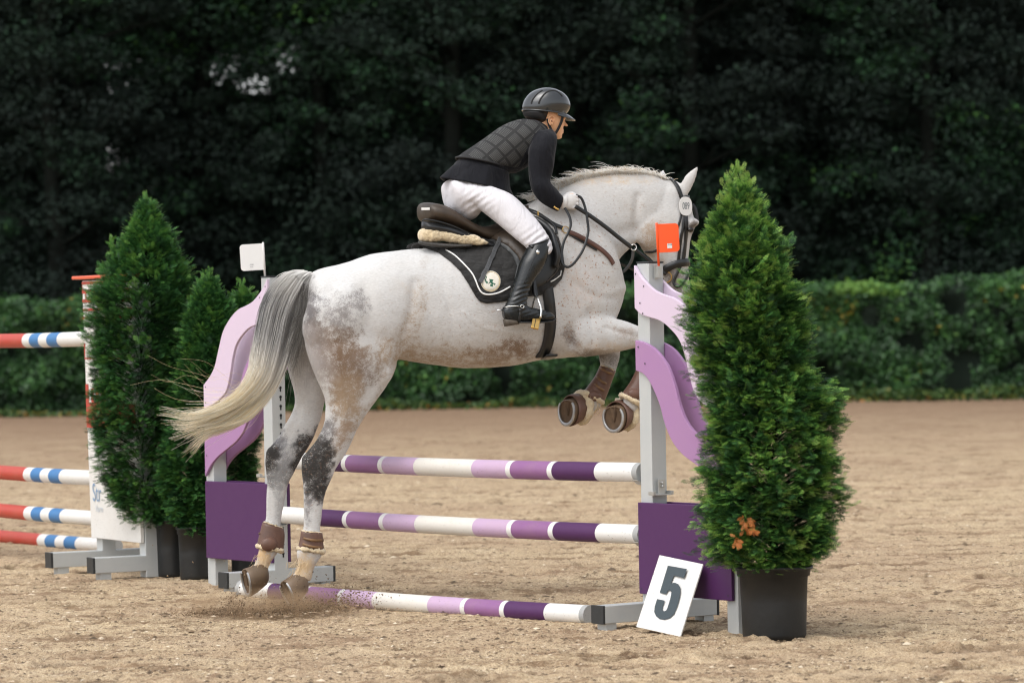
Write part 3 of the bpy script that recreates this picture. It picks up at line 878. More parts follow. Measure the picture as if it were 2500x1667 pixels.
# red stripes painted on the upper half of the panel
mb = MB()
zt = lambda y: 1.765 - (y - 688) / 402.0
def stripe(x0, x1, y0, y1, x0b=None, x1b=None):
    u = lambda x: (x - 222) / 147.0 * WP - 0.06
    p = [R2(max(-0.06, u(x0)), zt(y0), 0.0745), R2(min(WP - 0.061, u(x1)), zt(y0), 0.0745), R2(min(WP - 0.061, u(x1b if x1b is not None else x1)), zt(y1), 0.0745), R2(max(-0.06, u(x0b if x0b is not None else x0)), zt(y1), 0.0745)]
    mb.add(p, [(0, 1, 2, 3)])
for y0, y1 in ((690, 697), (710, 719), (733, 741), (756, 762), (776, 781)): stripe(222, 400, y0, y1)
stripe(231, 234, 719, 733); stripe(222, 224, 700, 710)
stripe(222, 226, 840, 872, 222, 224); stripe(222, 400, 875, 879)
stripe(222, 231, 940, 1002); stripe(231, 400, 985, 1046); stripe(222, 231, 1002, 1046)
stripe(238, 246, 950, 985); stripe(252, 262, 945, 985); stripe(268, 285, 930, 985); stripe(295, 330, 945, 985)
fix_normals(mk('red_ornament', mb, M_REDP, panel2, smooth=False))
for s_, uu, yy, sz, mat_, sq in (('Str', 0.055, 1212, 0.155, M_BLUEINK, 0.72), ('Verm', 0.085, 1249, 0.06, M_PALEINK, 0.85)):
    t = text_mb(s_, R2(uu, zt(yy - 6), 0.0755), D2, tilt, sz, squeeze=sq)
    mk('lettering', t, mat_, panel2, smooth=False)
MATS_R = [M_WHITE, M_BLUEP, M_REDP, M_GREYP]
Lr = 3.4
SEG2 = [(.010, 3), (.155, 0), (.205, 1), (.245, 0), (.29, 1), (.325, 0), (.675, 2), (.71, 0), (.755, 1), (.795, 0), (.845, 1), (.99, 0), (1.0, 3)]
def at21(x, y, d): return P(x, y, d)
k = 0
for (xa, ya, xb, yb_), lab, sh in (((236, 827, 0, 828), 'topmost red, white and blue pole of the left jump', 0),
                          ((243, 1167, 0, 1149), 'red, white and blue pole of the left jump, second from the top', 0),
                          ((245, 1266, 0, 1242), 'red, white and blue pole of the left jump, third from the top', 0)):
    a = P(xa, ya, 21.60); b_ = P(xb, yb_, 22.98)
    zz = (a.z + b_.z) / 2; a.z = b_.z = zz
    dr = (b_ - a).normalized()
    o = mk('jump_pole', pole_mb(a, a + dr * Lr, 0.046, SEG2), MATS_R, smooth=True, autosmooth=50)
    tag(o, lab, 'jump pole', 'red, white and blue poles of the left jump')
    mb = MB(); c0 = a + dr * 0.02 - UP * 0.05
    mb.box(c0, dr * 0.05, N2 * 0.04, UP * 0.003); mb.box(a - dr * 0.01 - UP * 0.02, dr * 0.003, N2 * 0.03, UP * 0.045)
    mk('pole_cup', mb, M_STEEL, root, smooth=False)
a = G(285, 1333, 0.046); b_ = G(0, 1306, 0.046)
dr = (b_ - a).normalized()
o = mk('jump_pole', pole_mb(a, a + dr * Lr, 0.046, SEG2), MATS_R, smooth=True, autosmooth=50)
tag(o, 'red, white and blue pole lying on the sand under the left jump', 'jump pole', 'red, white and blue poles of the left jump')

# ------------------------------------------------------------------ potted conifers
M_THUJA = leaf_mat('thuja_sprays', [(0.0, (0.010, 0.034, 0.014)), (0.38, (0.026, 0.088, 0.026)), (0.62, (0.085, 0.23, 0.045)), (0.84, (0.30, 0.52, 0.10)), (0.95, (0.26, 0.36, 0.09)), (1.0, (0.26, 0.36, 0.09))], 0.25, 0.5)
M_THUJA_L = leaf_mat('dark_thuja_sprays', [(0.0, (0.010, 0.034, 0.014)), (0.4, (0.024, 0.088, 0.026)), (0.7, (0.065, 0.20, 0.046)), (1.0, (0.15, 0.30, 0.055))], 0.25, 0.5)
M_BROWNSPRAY = leaf_mat('dead_spray', [(0.0, (0.35, 0.10, 0.02)), (1.0, (0.60, 0.22, 0.06))], 0.3)
M_POT = simple('black_pot', (0.008, 0.009, 0.0095), 0.5, var=0.5, nscale=7, bmp=0.25, bscale=14, bdist=0.01)
M_SOIL = simple('potting_soil', (0.03, 0.02, 0.014), 1.0, var=0.5, bmp=0.8, bscale=60)
def spray_template():
    q = []
    def rh(p, d, L, w):
        d = np.array(d) / np.hypot(*d); nn = np.array([-d[1], d[0]])
        p = np.array(p)
        q.append([p, p + d * L * 0.45 + nn * w, p + d * L, p + d * L * 0.45 - nn * w])
    rh((0, 0), (1, 0), 1.0, 0.018)
    for k, t in enumerate((0.18, 0.36, 0.54, 0.7, 0.84)):
        L = (0.42, 0.46, 0.38, 0.28, 0.18)[k]
        for s in (1, -1):
            rh((t, 0), (0.86, s * 0.5), L, 0.019)
            if k < 3: rh((t + 0.5 * L * 0.86, s * 0.5 * L * 0.5), (0.6, s * 0.8), L * 0.45, 0.018)
            if k in (1, 2): rh((t + 0.45 * L * 0.86, s * 0.45 * L * 0.5), (1.0, s * 0.05), L * 0.5, 0.017)
    return np.array(q)              # (n,4,2)
SPR = spray_template()
def sprays(pos, axis, nrm, size, tint, r):
    n = len(pos)
    axis = axis / np.linalg.norm(axis, axis=1)[:, None]
    nrm = nrm - axis * (nrm * axis).sum(1)[:, None]; nrm /= np.linalg.norm(nrm, axis=1)[:, None]
    side = np.cross(nrm, axis)
    u = SPR[None, :, :, 0, None]; v = SPR[None, :, :, 1, None]
    curl = (0.18 * v * v + 0.10 * u * u)
    V = pos[:, None, None, :] + size[:, None, None, None] * (axis[:, None, None, :] * u + side[:, None, None, :] * v * 0.9 - nrm[:, None, None, :] * curl)
    V = V.reshape(-1, 3)
    F = np.arange(len(V)).reshape(-1, 4)
    tipw = np.clip(SPR[:, :, 0].mean(1), 0, 1)          # newer growth at the tips is lighter
    c = np.clip(tint[:, None] + 0.55 * (tipw[None] - 0.45) + r.normal(0, 0.04, (n, len(SPR))), 0, 0.95)
    c = np.repeat(c.ravel(), 4)[:, None].repeat(3, 1)
    return V, F, c
def thuja(label, depth, prof, pot, seed, mat, nb=1500, per=7, size=0.076, second=None, brown=None, tintbase=0.42, wide=1.0):
    """prof: (y, x_left, x_right) of the outline; pot: (x_left, x_right, y_rim, y_base)"""
    r = np.random.default_rng(seed)
    xl, xr, yr, yb = pot
    base = P((xl + xr) / 2, yb - 4, depth); base.z = 0
    pr = (P(xr, yr, depth) - P(xl, yr, depth)).length / 2
    hp = P(0, yr, depth).z - 0.0
    hp = P((xl + xr) / 2, yr, depth).z
    root = empty('potted_conifer', base, label, 'potted conifer', 'potted conifers beside the jumps')
    mb = MB()
    O = base
    rings = [(pr * 0.80, -0.01), (pr * 0.83, 0.02), (pr * 0.855, hp * 0.5), (pr * 0.89, hp * 0.86), (pr * 0.95, hp * 0.87), (pr * 0.96, hp * 0.955), (pr * 1.03, hp * 0.965), (pr * 1.03, hp), (pr * 0.96, hp), (pr * 0.90, hp * 0.95), (pr * 0.88, hp * 0.80)]
    n = 40; vs = []; fs = []
    for rad, z in rings:
        for k in range(n):
            t = 2 * math.pi * k / n
            vs.append(O + Vector((rad * math.cos(t), rad * math.sin(t), z + 0.003 * math.sin(3 * t))))
    for i in range(len(rings) - 1):
        for k in range(n): fs.append((i * n + k, i * n + (k + 1) % n, (i + 1) * n + (k + 1) % n, (i + 1) * n + k))
    fs.append(tuple(range(n))[::-1])
    mb.add(vs, fs); mk('pot', mb, M_POT, root)
    mb = MB(); mb.add([O + Vector((pr * 0.885 * math.cos(t), pr * 0.885 * math.sin(t), hp * 0.86 + 0.006 * math.sin(5 * t))) for t in np.linspace(0, 2 * math.pi, 25)[:-1]] + [O + Vector((0, 0, hp * 0.89))], [(k, (k + 1) % 24, 24) for k in range(24)])
    mk('soil', mb, M_SOIL, root)
    pz, pc, prd = [], [], []
    for y, a, b2 in prof:
        A, B = P(a, y, depth), P(b2, y, depth)
        pz.append((A.z + B.z) / 2); pc.append((A.x + B.x) / 2); prd.append(abs(B.x - A.x) / 2)
    pz, pc, prd = np.array(pz)[::-1], np.array(pc)[::-1], np.array(prd)[::-1]
    zmin, zmax = pz[0], pz[-1]
    mb = MB()
    tr = [Vector((O.x + (np.interp(z, pz, pc) - O.x) * min(1, (z - hp * 0.8) / 0.5), O.y, z)) for z in np.linspace(hp * 0.8, zmax * 0.97, 9)]
    mb.tube(tr, [0.022 * (1 - 0.85 * t) for t in np.linspace(0, 1, 9)], 7)
    # branch clumps spread through the volume, most of them near the outline
    zs = zmin + (zmax - zmin) * r.random(nb * 3)
    wgt = np.interp(zs, pz, prd) + 0.05
    zs = zs[r.random(len(zs)) < wgt / wgt.max()][:nb]
    k = len(zs)
    az = r.random(k) * 2 * math.pi
    lump = 1 + 0.22 * (np.sin(az * 3 + zs * 5 + seed) * np.sin(zs * 11 + az * 2)) 
    q = np.where(r.random(k) < 0.8, 0.70 + 0.28 * r.random(k), 0.45 + 0.33 * r.random(k))
    q = np.where(r.random(k) < 0.05, 1.0 + 0.12 * r.random(k), q)
    rad = np.interp(zs, pz, prd) * q * lump * wide
    cx = np.interp(zs, pz, pc)
    bx = np.stack([cx + rad * np.cos(az), O.y + rad * np.sin(az), zs], 1)
    outd = np.stack([np.cos(az), np.sin(az), np.zeros(k)], 1)
    for j in range(0, k, 5):                                 # the limbs that carry the clumps
        if rad[j] > 0.06:
            z0 = max(hp * 0.85, zs[j] - 0.35 * rad[j] - 0.03)
            t0 = Vector((np.interp(z0, pz, pc) if z0 > zmin else O.x, O.y, z0))
            mb.tube([t0, (t0 + Vector(bx[j])) / 2 + Vector((0, 0, 0.015)), Vector(bx[j])], [0.004, 0.003, 0.0015], 4, cap=False)
    mk('trunk', mb, M_BARK, root)
    pos = np.repeat(bx, per, 0) + r.normal(0, 0.017, (k * per, 3))
    od = np.repeat(outd, per, 0)
    hfrac = np.repeat((zs - zmin) / (zmax - zmin), per)
    upw = 0.08 + 0.9 * hfrac ** 2
    axis = od * 0.95 + r.normal(0, 0.45, (k * per, 3)) * np.array([1, 1, 0.6]) + np.array([0, 0, 1.0]) * upw[:, None]
    nr = r.normal(0, 0.42, (k * per, 3)) + np.array([0, 0, 1.0]) - od * 0.1
    ct = np.clip(r.normal(tintbase, 0.21, k), 0.03, 0.9)
    tint = np.repeat(ct, per) + r.normal(0, 0.06, k * per)
    tint += 0.22 * np.clip(hfrac - 0.6, 0, 1)
    sz = size * (0.65 + 0.6 * r.random(k * per))
    # keep the outline clear of stray sprays near the narrow top
    V, F, c = sprays(pos - axis / np.linalg.norm(axis, axis=1)[:, None] * sz[:, None] * 0.45, axis, nr, sz, tint, r)
    Vs, Fs, Cs = [V], [F], [c]
    if second:
        for (x0, y0, x1, y1, cnt) in second:
            a, b2 = P(x0, y0, depth), P(x1, y1, depth)
            t = r.random(cnt)
            wdt = 0.034 * (1 - t) + 0.004
            p = np.array(a)[None] + (np.array(b2) - np.array(a))[None] * t[:, None] + r.normal(0, 1, (cnt, 3)) * wdt[:, None]
            ax = np.array(b2 - a)[None] / (b2 - a).length + r.normal(0, 0.35, (cnt, 3))
            v2, f2, c2 = sprays(p, ax, r.normal(size=(cnt, 3)), size * (0.45 + 0.5 * r.random(cnt)), np.clip(r.normal(0.75, 0.1, cnt), 0, 0.9), r)
            Fs.append(f2 + sum(len(q) for q in Vs)); Vs.append(v2); Cs.append(c2)
    mk('foliage', (np.vstack(Vs), np.vstack(Fs)), mat, root, smooth=False, colors={'tint': np.vstack(Cs)})
    if brown:
        Vs, Fs, Cs = [], [], []
        for (x, y, cnt) in brown:
            c0 = np.array(P(x, y, depth - np.interp(P(x, y, depth).z, pz, prd) * 1.12))
            p = c0 + r.normal(0, 0.010, (cnt, 3))
            ax = r.normal(0, 0.4, (cnt, 3)) + np.array([0.3, -0.3, -0.5])
            v2, f2, c2 = sprays(p, ax, np.array([[0.1, -1, 0.2]]) + r.normal(0, 0.3, (cnt, 3)), np.full(cnt, 0.038), r.random(cnt), r)
            Fs.append(f2 + sum(len(q) for q in Vs)); Vs.append(v2); Cs.append(c2)
        bs = mk('withered_sprays', (np.vstack(Vs), np.vstack(Fs)), M_BROWNSPRAY, root, smooth=False, colors={'tint': np.vstack(Cs)})
        bs['label'] = 'withered orange brown sprays low on the front'
    return root
thuja('tall bright green conifer in a black pot at the right of the number sign', 16.25,
      [(455, 1792, 1806), (480, 1770, 1842), (520, 1752, 1858), (560, 1722, 1888), (610, 1706, 1912), (660, 1692, 1932), (720, 1690, 1962), (790, 1688, 1982), (860, 1696, 1980), (910, 1700, 1990), (950, 1706, 2032), (1000, 1708, 2030), (1060, 1712, 2030), (1120, 1712, 2040), (1200, 1718, 2050), (1280, 1726, 2058), (1335, 1738, 2050), (1372, 1765, 1990)],
      (1797, 1985, 1380, 1556), 31, M_THUJA, nb=3300, per=12, wide=0.95, size=0.066, second=[(1780, 500, 1790, 415, 60), (1815, 490, 1806, 418, 50), (1830, 520, 1824, 440, 60)], brown=[(1818, 1272, 14), (1834, 1292, 16), (1800, 1318, 16)], tintbase=0.42)
thuja('tall dark green conifer in a black pot beside the white sponsor board at the left', 20.95,
      [(498, 352, 362), (530, 338, 378), (570, 315, 408), (600, 296, 424), (650, 280, 448), (700, 246, 468), (760, 232, 470), (850, 224, 462), (950, 224, 456), (1040, 238, 446), (1140, 262, 436), (1220, 284, 428), (1272, 335, 425)],
      (378, 462, 1268, 1400), 32, M_THUJA_L, nb=3500, per=12, size=0.060, wide=1.07, second=[(350, 540, 358, 482, 60), (292, 700, 274, 590, 130)], tintbase=0.40)
thuja('shorter dark green conifer in a black pot between the tail and the tall left conifer', 20.7,
      [(690, 502, 516), (715, 490, 535), (760, 466, 560), (820, 452, 570), (900, 430, 575), (990, 420, 560), (1080, 412, 550), (1150, 402, 545), (1210, 405, 540), (1262, 425, 530), (1295, 450, 515)],
      (432, 522, 1285, 1418), 33, M_THUJA_L, nb=2900, per=12, size=0.060, wide=1.05, second=[(510, 720, 508, 668, 70)], tintbase=0.40)
thuja('small dark green conifer mostly hidden behind the left jump standard', 20.9,
      [(712, 590, 604), (740, 572, 616), (790, 560, 628), (860, 555, 632), (950, 552, 630), (1050, 552, 628), (1120, 552, 624), (1178, 556, 618), (1215, 575, 600)],
      (560, 630, 1268, 1400), 34, M_THUJA_L, nb=1200, per=10, size=0.060, second=[(594, 740, 592, 694, 50)], tintbase=0.42)
# ------------------------------------------------------------------ the grey horse
TRUNK = [(748, 700, 742, 760, .10, 0), (760, 668, 742, 835, .19, 0), (785, 655, 768, 890, .25, 0), (825, 646, 812, 915, .278, 0), (860, 636, 862, 915, .29, 0), (904, 621, 922, 900, .29, 0),
         (960, 613, 985, 882, .278, 0), (1020, 607, 1045, 889, .275, 0), (1080, 606, 1116, 898, .285, 0), (1135, 604, 1190, 898, .29, 0), (1190, 580, 1254, 893, .285, 0), (1232, 545, 1318, 879, .27, 0),
         (1270, 510, 1385, 873, .25, 0), (1305, 488, 1445, 862, .232, 0), (1340, 472, 1490, 800, .205, 0), (1372, 456, 1516, 738, .18, 0), (1405, 443, 1518, 692, .15, 0), (1440, 433, 1502, 652, .124, 0),
         (1480, 427, 1518, 625, .108, 0), (1525, 424, 1540, 605, .10, 0), (1575, 425, 1560, 588, .095, 0), (1612, 432, 1585, 560, .09, 0)]
HEAD = [(1600, 445, 1640, 437, .045, 0), (1585, 470, 1668, 455, .075, 0), (1562, 500, 1682, 487, .088, 0), (1553, 530, 1690, 520, .10, 0), (1551, 562, 1695, 552, .103, 0), (1556, 592, 1686, 580, .095, 0),
        (1572, 620, 1682, 604, .08, 0), (1594, 640, 1680, 632, .068, 0), (1612, 662, 1680, 655, .058, 0), (1622, 685, 1681, 680, .055, 0), (1628, 705, 1684, 702, .06, 0), (1636, 725, 1683, 722, .057, 0), (1650, 738, 1672, 737, .035, 0)]
NEAR_HIND = [(752, 730, 930, 720, .10, .15), (742, 790, 965, 790, .125, .155), (744, 835, 985, 850, .13, .155), (753, 873, 972, 892, .12, .155), (765, 908, 955, 920, .105, .15), (779, 940, 940, 948, .09, .145), (793, 973, 917, 980, .075, .14),
             (794, 1008, 893, 1014, .062, .135), (786, 1042, 872, 1048, .052, .13), (766, 1081, 858, 1084, .046, .125), (740, 1112, 840, 1115, .043, .12), (734, 1140, 822, 1142, .042, .12), (737, 1165, 811, 1168, .036, .12),
             (739, 1195, 798, 1196, .031, .12), (739, 1228, 791, 1226, .028, .12), (740, 1262, 786, 1262, .027, .12), (739, 1295, 782, 1298, .028, .12), (731, 1325, 787, 1328, .034, .12), (722, 1350, 788, 1352, .037, .12), (727, 1372, 772, 1376, .031, .12), (722, 1392, 764, 1398, .03, .12), (708, 1408, 760, 1420, .036, .12)]
FAR_HIND = [(700, 800, 840, 800, .11, -.14), (699, 840, 830, 850, .115, -.14), (699, 873, 822, 885, .11, -.14), (706, 912, 810, 920, .095, -.14), (717, 951, 800, 955, .078, -.14), (720, 985, 790, 990, .062, -.14), (710, 1012, 785, 1020, .054, -.14),
            (696, 1036, 775, 1045, .048, -.13), (679, 1067, 762, 1077, .045, -.13), (654, 1098, 745, 1106, .043, -.13), (646, 1125, 731, 1130, .041, -.13), (649, 1150, 719, 1154, .037, -.13), (651, 1180, 705, 1182, .032, -.13),
            (649, 1222, 696, 1222, .028, -.13), (647, 1270, 687, 1272, .028, -.13), (640, 1310, 687, 1312, .032, -.13), (632, 1338, 682, 1342, .036, -.13), (627, 1362, 666, 1366, .031, -.13), (618, 1380, 655, 1386, .03, -.13), (606, 1392, 652, 1402, .035, -.13)]
NEAR_FORE = [(1400, 740, 1385, 860, .10, .12), (1445, 760, 1425, 872, .09, .14), (1480, 772, 1462, 868, .08, .14), (1522, 782, 1510, 859, .068, .14), (1565, 797, 1552, 850, .053, .14), (1598, 803, 1585, 846, .046, .14), (1622, 815, 1590, 856, .046, .14)]
NEAR_FORE2 = [(1585, 815, 1622, 822, .04, .14), (1574, 850, 1616, 852, .042, .14), (1564, 880, 1603, 885, .032, .14), (1552, 910, 1592, 920, .029, .14), (1538, 940, 1580, 955, .033, .14), (1524, 960, 1570, 985, .034, .14), (1520, 985, 1550, 1010, .028, .14)]
FAR_FORE = [(1420, 790, 1400, 860, .08, -.13), (1460, 805, 1440, 860, .065, -.13), (1500, 820, 1465, 862, .05, -.13), (1517, 845, 1462, 868, .045, -.13)]
FAR_FORE2 = [(1465, 850, 1515, 850, .042, -.13), (1462, 873, 1513, 875, .042, -.13), (1466, 895, 1506, 900, .033, -.13), (1456, 922, 1494, 935, .030, -.13), (1436, 945, 1482, 965, .034, -.13), (1424, 960, 1468, 990, .035, -.13), (1428, 990, 1445, 1010, .028, -.13)]
hb = MB()
hb.loft(cutsecs(TRUNK), 36, e=2.25)
for rows, nn in ((HEAD, 24), (NEAR_HIND, 24), (FAR_HIND, 24), (NEAR_FORE, 20), (NEAR_FORE2, 20), (FAR_FORE, 20), (FAR_FORE2, 20)):
    hb.loft(cutsecs(rows), nn, e=2.1)
def blob(mb, x, y, off, a, b_, c, ang=0.0, n=16):
    """ellipsoid: a along the traced direction ang (degrees, image), b across, c towards the camera (metres)"""
    C0 = HP(x, y, off)
    ax = (HF * math.cos(R(ang)) - UP * math.sin(R(ang))); bx = (HF * math.sin(R(ang)) + UP * math.cos(R(ang)))
    secs = []
    for t in np.linspace(-0.999, 0.999, 11):
        s = math.sqrt(1 - t * t)
        secs.append((C0 + ax * a * t, bx * b_ * s, HN * c * s))
    mb.loft(secs, n)
# muscles and bones that shape the outline from the side
blob(hb, 845, 780, .17, .20, .25, .13, 60)       # haunch
blob(hb, 930, 905, .16, .07, .10, .09, 30)       # stifle
blob(hb, 1405, 690, .10, .14, .22, .115, 75)      # shoulder
blob(hb, 1464, 708, .05, .075, .15, .12, 85)      # breast
blob(hb, 1440, 800, .11, .14, .085, .085, 12)     # upper forearm
blob(hb, 1592, 560, .06, .10, .12, .045, 50)     # cheek
blob(hb, 1688, 545, .055, .025, .045, .05, 80)   # brow
blob(hb, 1688, 545, -.055, .025, .045, .05, 80)
blob(hb, 1665, 712, .03, .04, .035, .035, 80)    # nostril
blob(hb, 751, 1128, .12, .05, .034, .03, 75)     # points of the hocks
blob(hb, 664, 1112, -.13, .05, .032, .03, 75)
def ear(mb, bx, by, tx, ty, off, w):
    b0, t0 = HP(bx, by, off), HP(tx, ty, off)
    ax = t0 - b0
    sd = ax.cross(HN).normalized()
    secs = []
    for t, ww in ((-.12, .6), (0, .85), (.2, 1.0), (.45, .95), (.7, .65), (.88, .33), (1.0, .08)):
        secs.append((b0 + ax * t - sd * 0.006 * math.sin(t * 3), sd * w * ww, HN * w * 0.55 * ww))
    mb.loft(secs, 14)
ear(hb, 1668, 470, 1708, 402, .065, .036)
ear(hb, 1618, 440, 1621, 412, -.075, .030)
HV, HFc = remesh_union(hb, 0.0105, 9, 0.55)

# grooves between the muscles, and a few raised veins and tendons, on the near side
def polydist(vp, pl):
    best = np.full(len(vp), 1e9)
    for (x0, y0), (x1, y1) in zip(pl[:-1], pl[1:]):
        dx, dy = x1 - x0, y1 - y0
        t = np.clip(((vp[:, 0] - x0) * dx + (vp[:, 1] - y0) * dy) / (dx * dx + dy * dy), 0, 1)
        best = np.minimum(best, np.hypot(vp[:, 0] - x0 - t * dx, vp[:, 1] - y0 - t * dy))
    return best
hvp = np.array([px(v) for v in HV])
nside_ = ((HV - np.array(H0)) @ np.array(HN))
FURROWS = [([(1372, 600), (1366, 700), (1376, 770), (1392, 835)], 13, -.010), ([(1012, 690), (1004, 760), (985, 830), (972, 880)], 13, -.010), ([(812, 690), (795, 780), (790, 860), (800, 920)], 16, -.009), ([(895, 700), (905, 790), (930, 860)], 18, -.006),
           ([(985, 878), (950, 900), (915, 935), (890, 975)], 12, -.007), ([(1400, 520), (1460, 560), (1510, 570), (1545, 560)], 16, -.010), ([(1330, 545), (1385, 600), (1440, 650), (1470, 700)], 14, -.008), ([(1558, 480), (1553, 540), (1560, 600), (1590, 640)], 10, -.012),
           ([(1440, 760), (1450, 830), (1440, 862)], 9, -.008), ([(1480, 800), (1520, 812), (1558, 822)], 6, -.006), ([(815, 985), (800, 1030), (775, 1085)], 7, -.008), ([(745, 1150), (752, 1200), (754, 1290)], 4, -.005), ([(735, 985), (722, 1030), (695, 1075)], 7, -.008), ([(662, 1150), (662, 1200), (660, 1270)], 4, -.005),
           ([(1640, 560), (1630, 600), (1640, 640)], 7, -.006), ([(1655, 520), (1668, 600), (1670, 680)], 5, .004), ([(1060, 855), (1150, 872), (1240, 862), (1310, 840)], 7, -.004), ([(1130, 760), (1180, 800), (1260, 815), (1330, 800)], 4, .0035), ([(1420, 590), (1470, 640), (1490, 700)], 12, -.006),
           ([(830, 935), (850, 985), (835, 1040)], 4, .003), ([(1400, 690), (1440, 720), (1500, 730)], 10, -.006), ([(1080, 690), (1100, 760), (1110, 830)], 10, -.003), ([(1030, 690), (1050, 760), (1060, 830)], 10, -.003)]
disp = np.zeros(len(HV))
for pl, sg, dp in FURROWS: disp += dp * np.exp(-(polydist(hvp, pl) / sg) ** 2)
disp *= np.where(nside_ > -0.02, 1.0, 0.6)
disp += 0.004 * (fbm(hvp[:, 0] / 30, hvp[:, 1] / 38, 202, 3) - .5)
ctr = HV - np.array(HN)[None] * 0
me_ = bpy.data.meshes.new('n'); me_.from_pydata(HV.tolist(), [], HFc); me_.update()
NV = np.zeros(len(HV) * 3); me_.vertices.foreach_get('normal', NV); NV = NV.reshape(-1, 3); bpy.data.meshes.remove(me_)
HV = HV + NV * disp[:, None]
HVw = [Vector(v) for v in HV]
HBVH = BVHTree.FromPolygons(HVw, HFc)

# coat pigment, painted on the body point by point
def paint_blobs(V, blobs):
    """Colour and strength of the darker pigment at each point of the skin."""
    vp = np.array([px(v) for v in V])
    C = np.zeros((len(V), 3)) + 0.3; Wt = np.zeros((len(V), 1))
    nz = fbm(vp[:, 0] / 24.0, vp[:, 1] / 24.0, 301, 4) - 0.5
    nz2 = fbm(vp[:, 0] / 8.0, vp[:, 1] / 8.0, 333, 3) - 0.5
    for (x, y, rx, ry, ang, c, s) in blobs:
        ca, sa = math.cos(R(ang)), math.sin(R(ang))
        dx, dy = vp[:, 0] - x, vp[:, 1] - y
        u = (dx * ca + dy * sa) / rx; v = (-dx * sa + dy * ca) / ry
        d = np.sqrt(u * u + v * v) + nz * 0.9 + nz2 * 0.5
        w = np.clip(s * np.clip(1.3 - d, 0, 1) ** 0.8, 0, 1)[:, None]
        Wn = w + Wt * (1 - w)
        C = np.where(Wn > 1e-4, (C * Wt * (1 - w) + np.array(c) * w) / np.maximum(Wn, 1e-4), C)
        Wt = Wn
    return C, Wt
GRY, DRK, BRN, TAN, YEL = (.20, .185, .18), (.025, .022, .02), (.17, .105, .062), (.30, .215, .135), (.52, .40, .27)
blobs = [(1130, 880, 240, 42, 2, TAN, .6), (960, 850, 60, 60, -30, TAN, .35), (1015, 770, 26, 90, 12, TAN, .4), (1262, 850, 45, 26, 15, BRN, .8), (1190, 866, 60, 20, 10, BRN, .4),
         (868, 742, 42, 40, 40, GRY, .62), (835, 790, 50, 46, 0, GRY, .5), (800, 760, 40, 50, 0, GRY, .4), (757, 775, 26, 90, 0, (.11, .10, .10), .95), (775, 850, 34, 70, 0, (.2, .15, .12), .8),
         (830, 860, 60, 52, 20, BRN, .8), (885, 905, 44, 48, 0, (.2, .15, .12), .6), (820, 920, 48, 50, 0, BRN, .62), (850, 985, 42, 70, -10, TAN, .8), (850, 960, 30, 40, 0, (.3, .22, .15), .5),
         (920, 985, 14, 26, 30, TAN, .6), (835, 1060, 24, 50, 20, (.28, .2, .14), .7), (792, 1060, 26, 50, 20, (.13, .12, .12), .85), (770, 1200, 26, 30, 0, (.16, .15, .15), .75), (752, 1235, 12, 60, 0, (.2, .19, .19), .7),
         (700, 1120, 48, 60, 20, (.3, .3, .31), .6), (655, 1114, 26, 36, 0, (.04, .03, .025), 1.6), (672, 1085, 22, 34, 30, (.14, .14, .15), .9), (668, 1165, 26, 34, 0, (.13, .13, .13), .8), (695, 1150, 28, 34, 0, (.2, .2, .2), .6), (678, 1210, 12, 60, 0, (.3, .3, .3), .6),
         (745, 900, 60, 90, 0, (.42, .41, .42), .7),
         (1395, 825, 20, 34, -30, (.18, .14, .12), .7), (1452, 866, 36, 14, 5, (.05, .045, .04), 1.0), (1530, 812, 34, 22, 10, (.32, .26, .22), .6), (1490, 850, 80, 22, 0, (.5, .4, .3), .5),
         (1495, 878, 30, 22, 20, (.2, .19, .18), .75), (1600, 845, 30, 30, 0, (.2, .18, .17), .7),
         (1585, 592, 34, 42, 20, (.33, .25, .18), .75), (1600, 560, 24, 30, 0, (.4, .32, .25), .4), (1652, 700, 40, 45, 0, (.13, .11, .10), .85), (1640, 672, 24, 26, 0, (.2, .17, .15), .6), (1692, 556, 12, 26, 0, (.12, .10, .09), .9), (1610, 640, 20, 20, 0, (.35, .28, .22), .5),
         (1470, 438, 150, 16, 0, YEL, .45), (1340, 500, 50, 26, 20, (.42, .40, .38), .45), (1350, 700, 30, 60, 0, (.5, .45, .4), .25), (1420, 690, 50, 80, 0, (.55, .42, .34), .3), (1215, 745, 40, 30, 0, (.35, .3, .27), .25),
         (650, 1378, 40, 30, 0, YEL, 1.0), (640, 1352, 24, 20, 0, (.6, .4, .2), .7), (745, 1395, 44, 44, 0, YEL, 1.0), (735, 1388, 20, 20, 0, (.6, .42, .22), .6), (765, 1115, 44, 62, 15, DRK, 1.7), (745, 1128, 26, 34, 0, DRK, 1.8), (775, 1165, 40, 52, 0, DRK, 1.5), (655, 1114, 24, 34, 0, DRK, 1.5), (1035, 640, 20, 14, -20, (.4, .36, .33), .4), (990, 700, 60, 8, 30, (.5, .45, .4), .3)]
pigc, pigw = paint_blobs(HV, blobs)
vp_ = np.array([px(v) for v in HV])
def soft(x, y, rx, ry): return np.clip(1.3 - np.sqrt(((vp_[:, 0] - x) / rx) ** 2 + ((vp_[:, 1] - y) / ry) ** 2), 0, 1)
freck = np.clip(soft(1425, 700, 90, 150) * 1.2 + soft(1400, 560, 150, 120) * .5 + soft(1200, 780, 300, 120) * .45 + soft(1560, 520, 90, 100) * .35 + soft(740, 1200, 90, 220) * .4 + .04, 0, 1)
m, nt, b = new_mat('grey_coat')
ca_ = attr(nt, 'coat'); fa = attr(nt, 'freckle')
hm = mapping(nt, rot=(0, R(-35), -HA), scale=(28, 28, 110))
hair_n = noise_tex(nt, 2.2, 4, 0.65, hm)
sp1 = noise_tex(nt, 75, 2, 0.6)
sp2 = noise_tex(nt, 34, 3, 0.7)
dap = noise_tex(nt, 16, 3, 0.5)
am = attr(nt, 'amount')
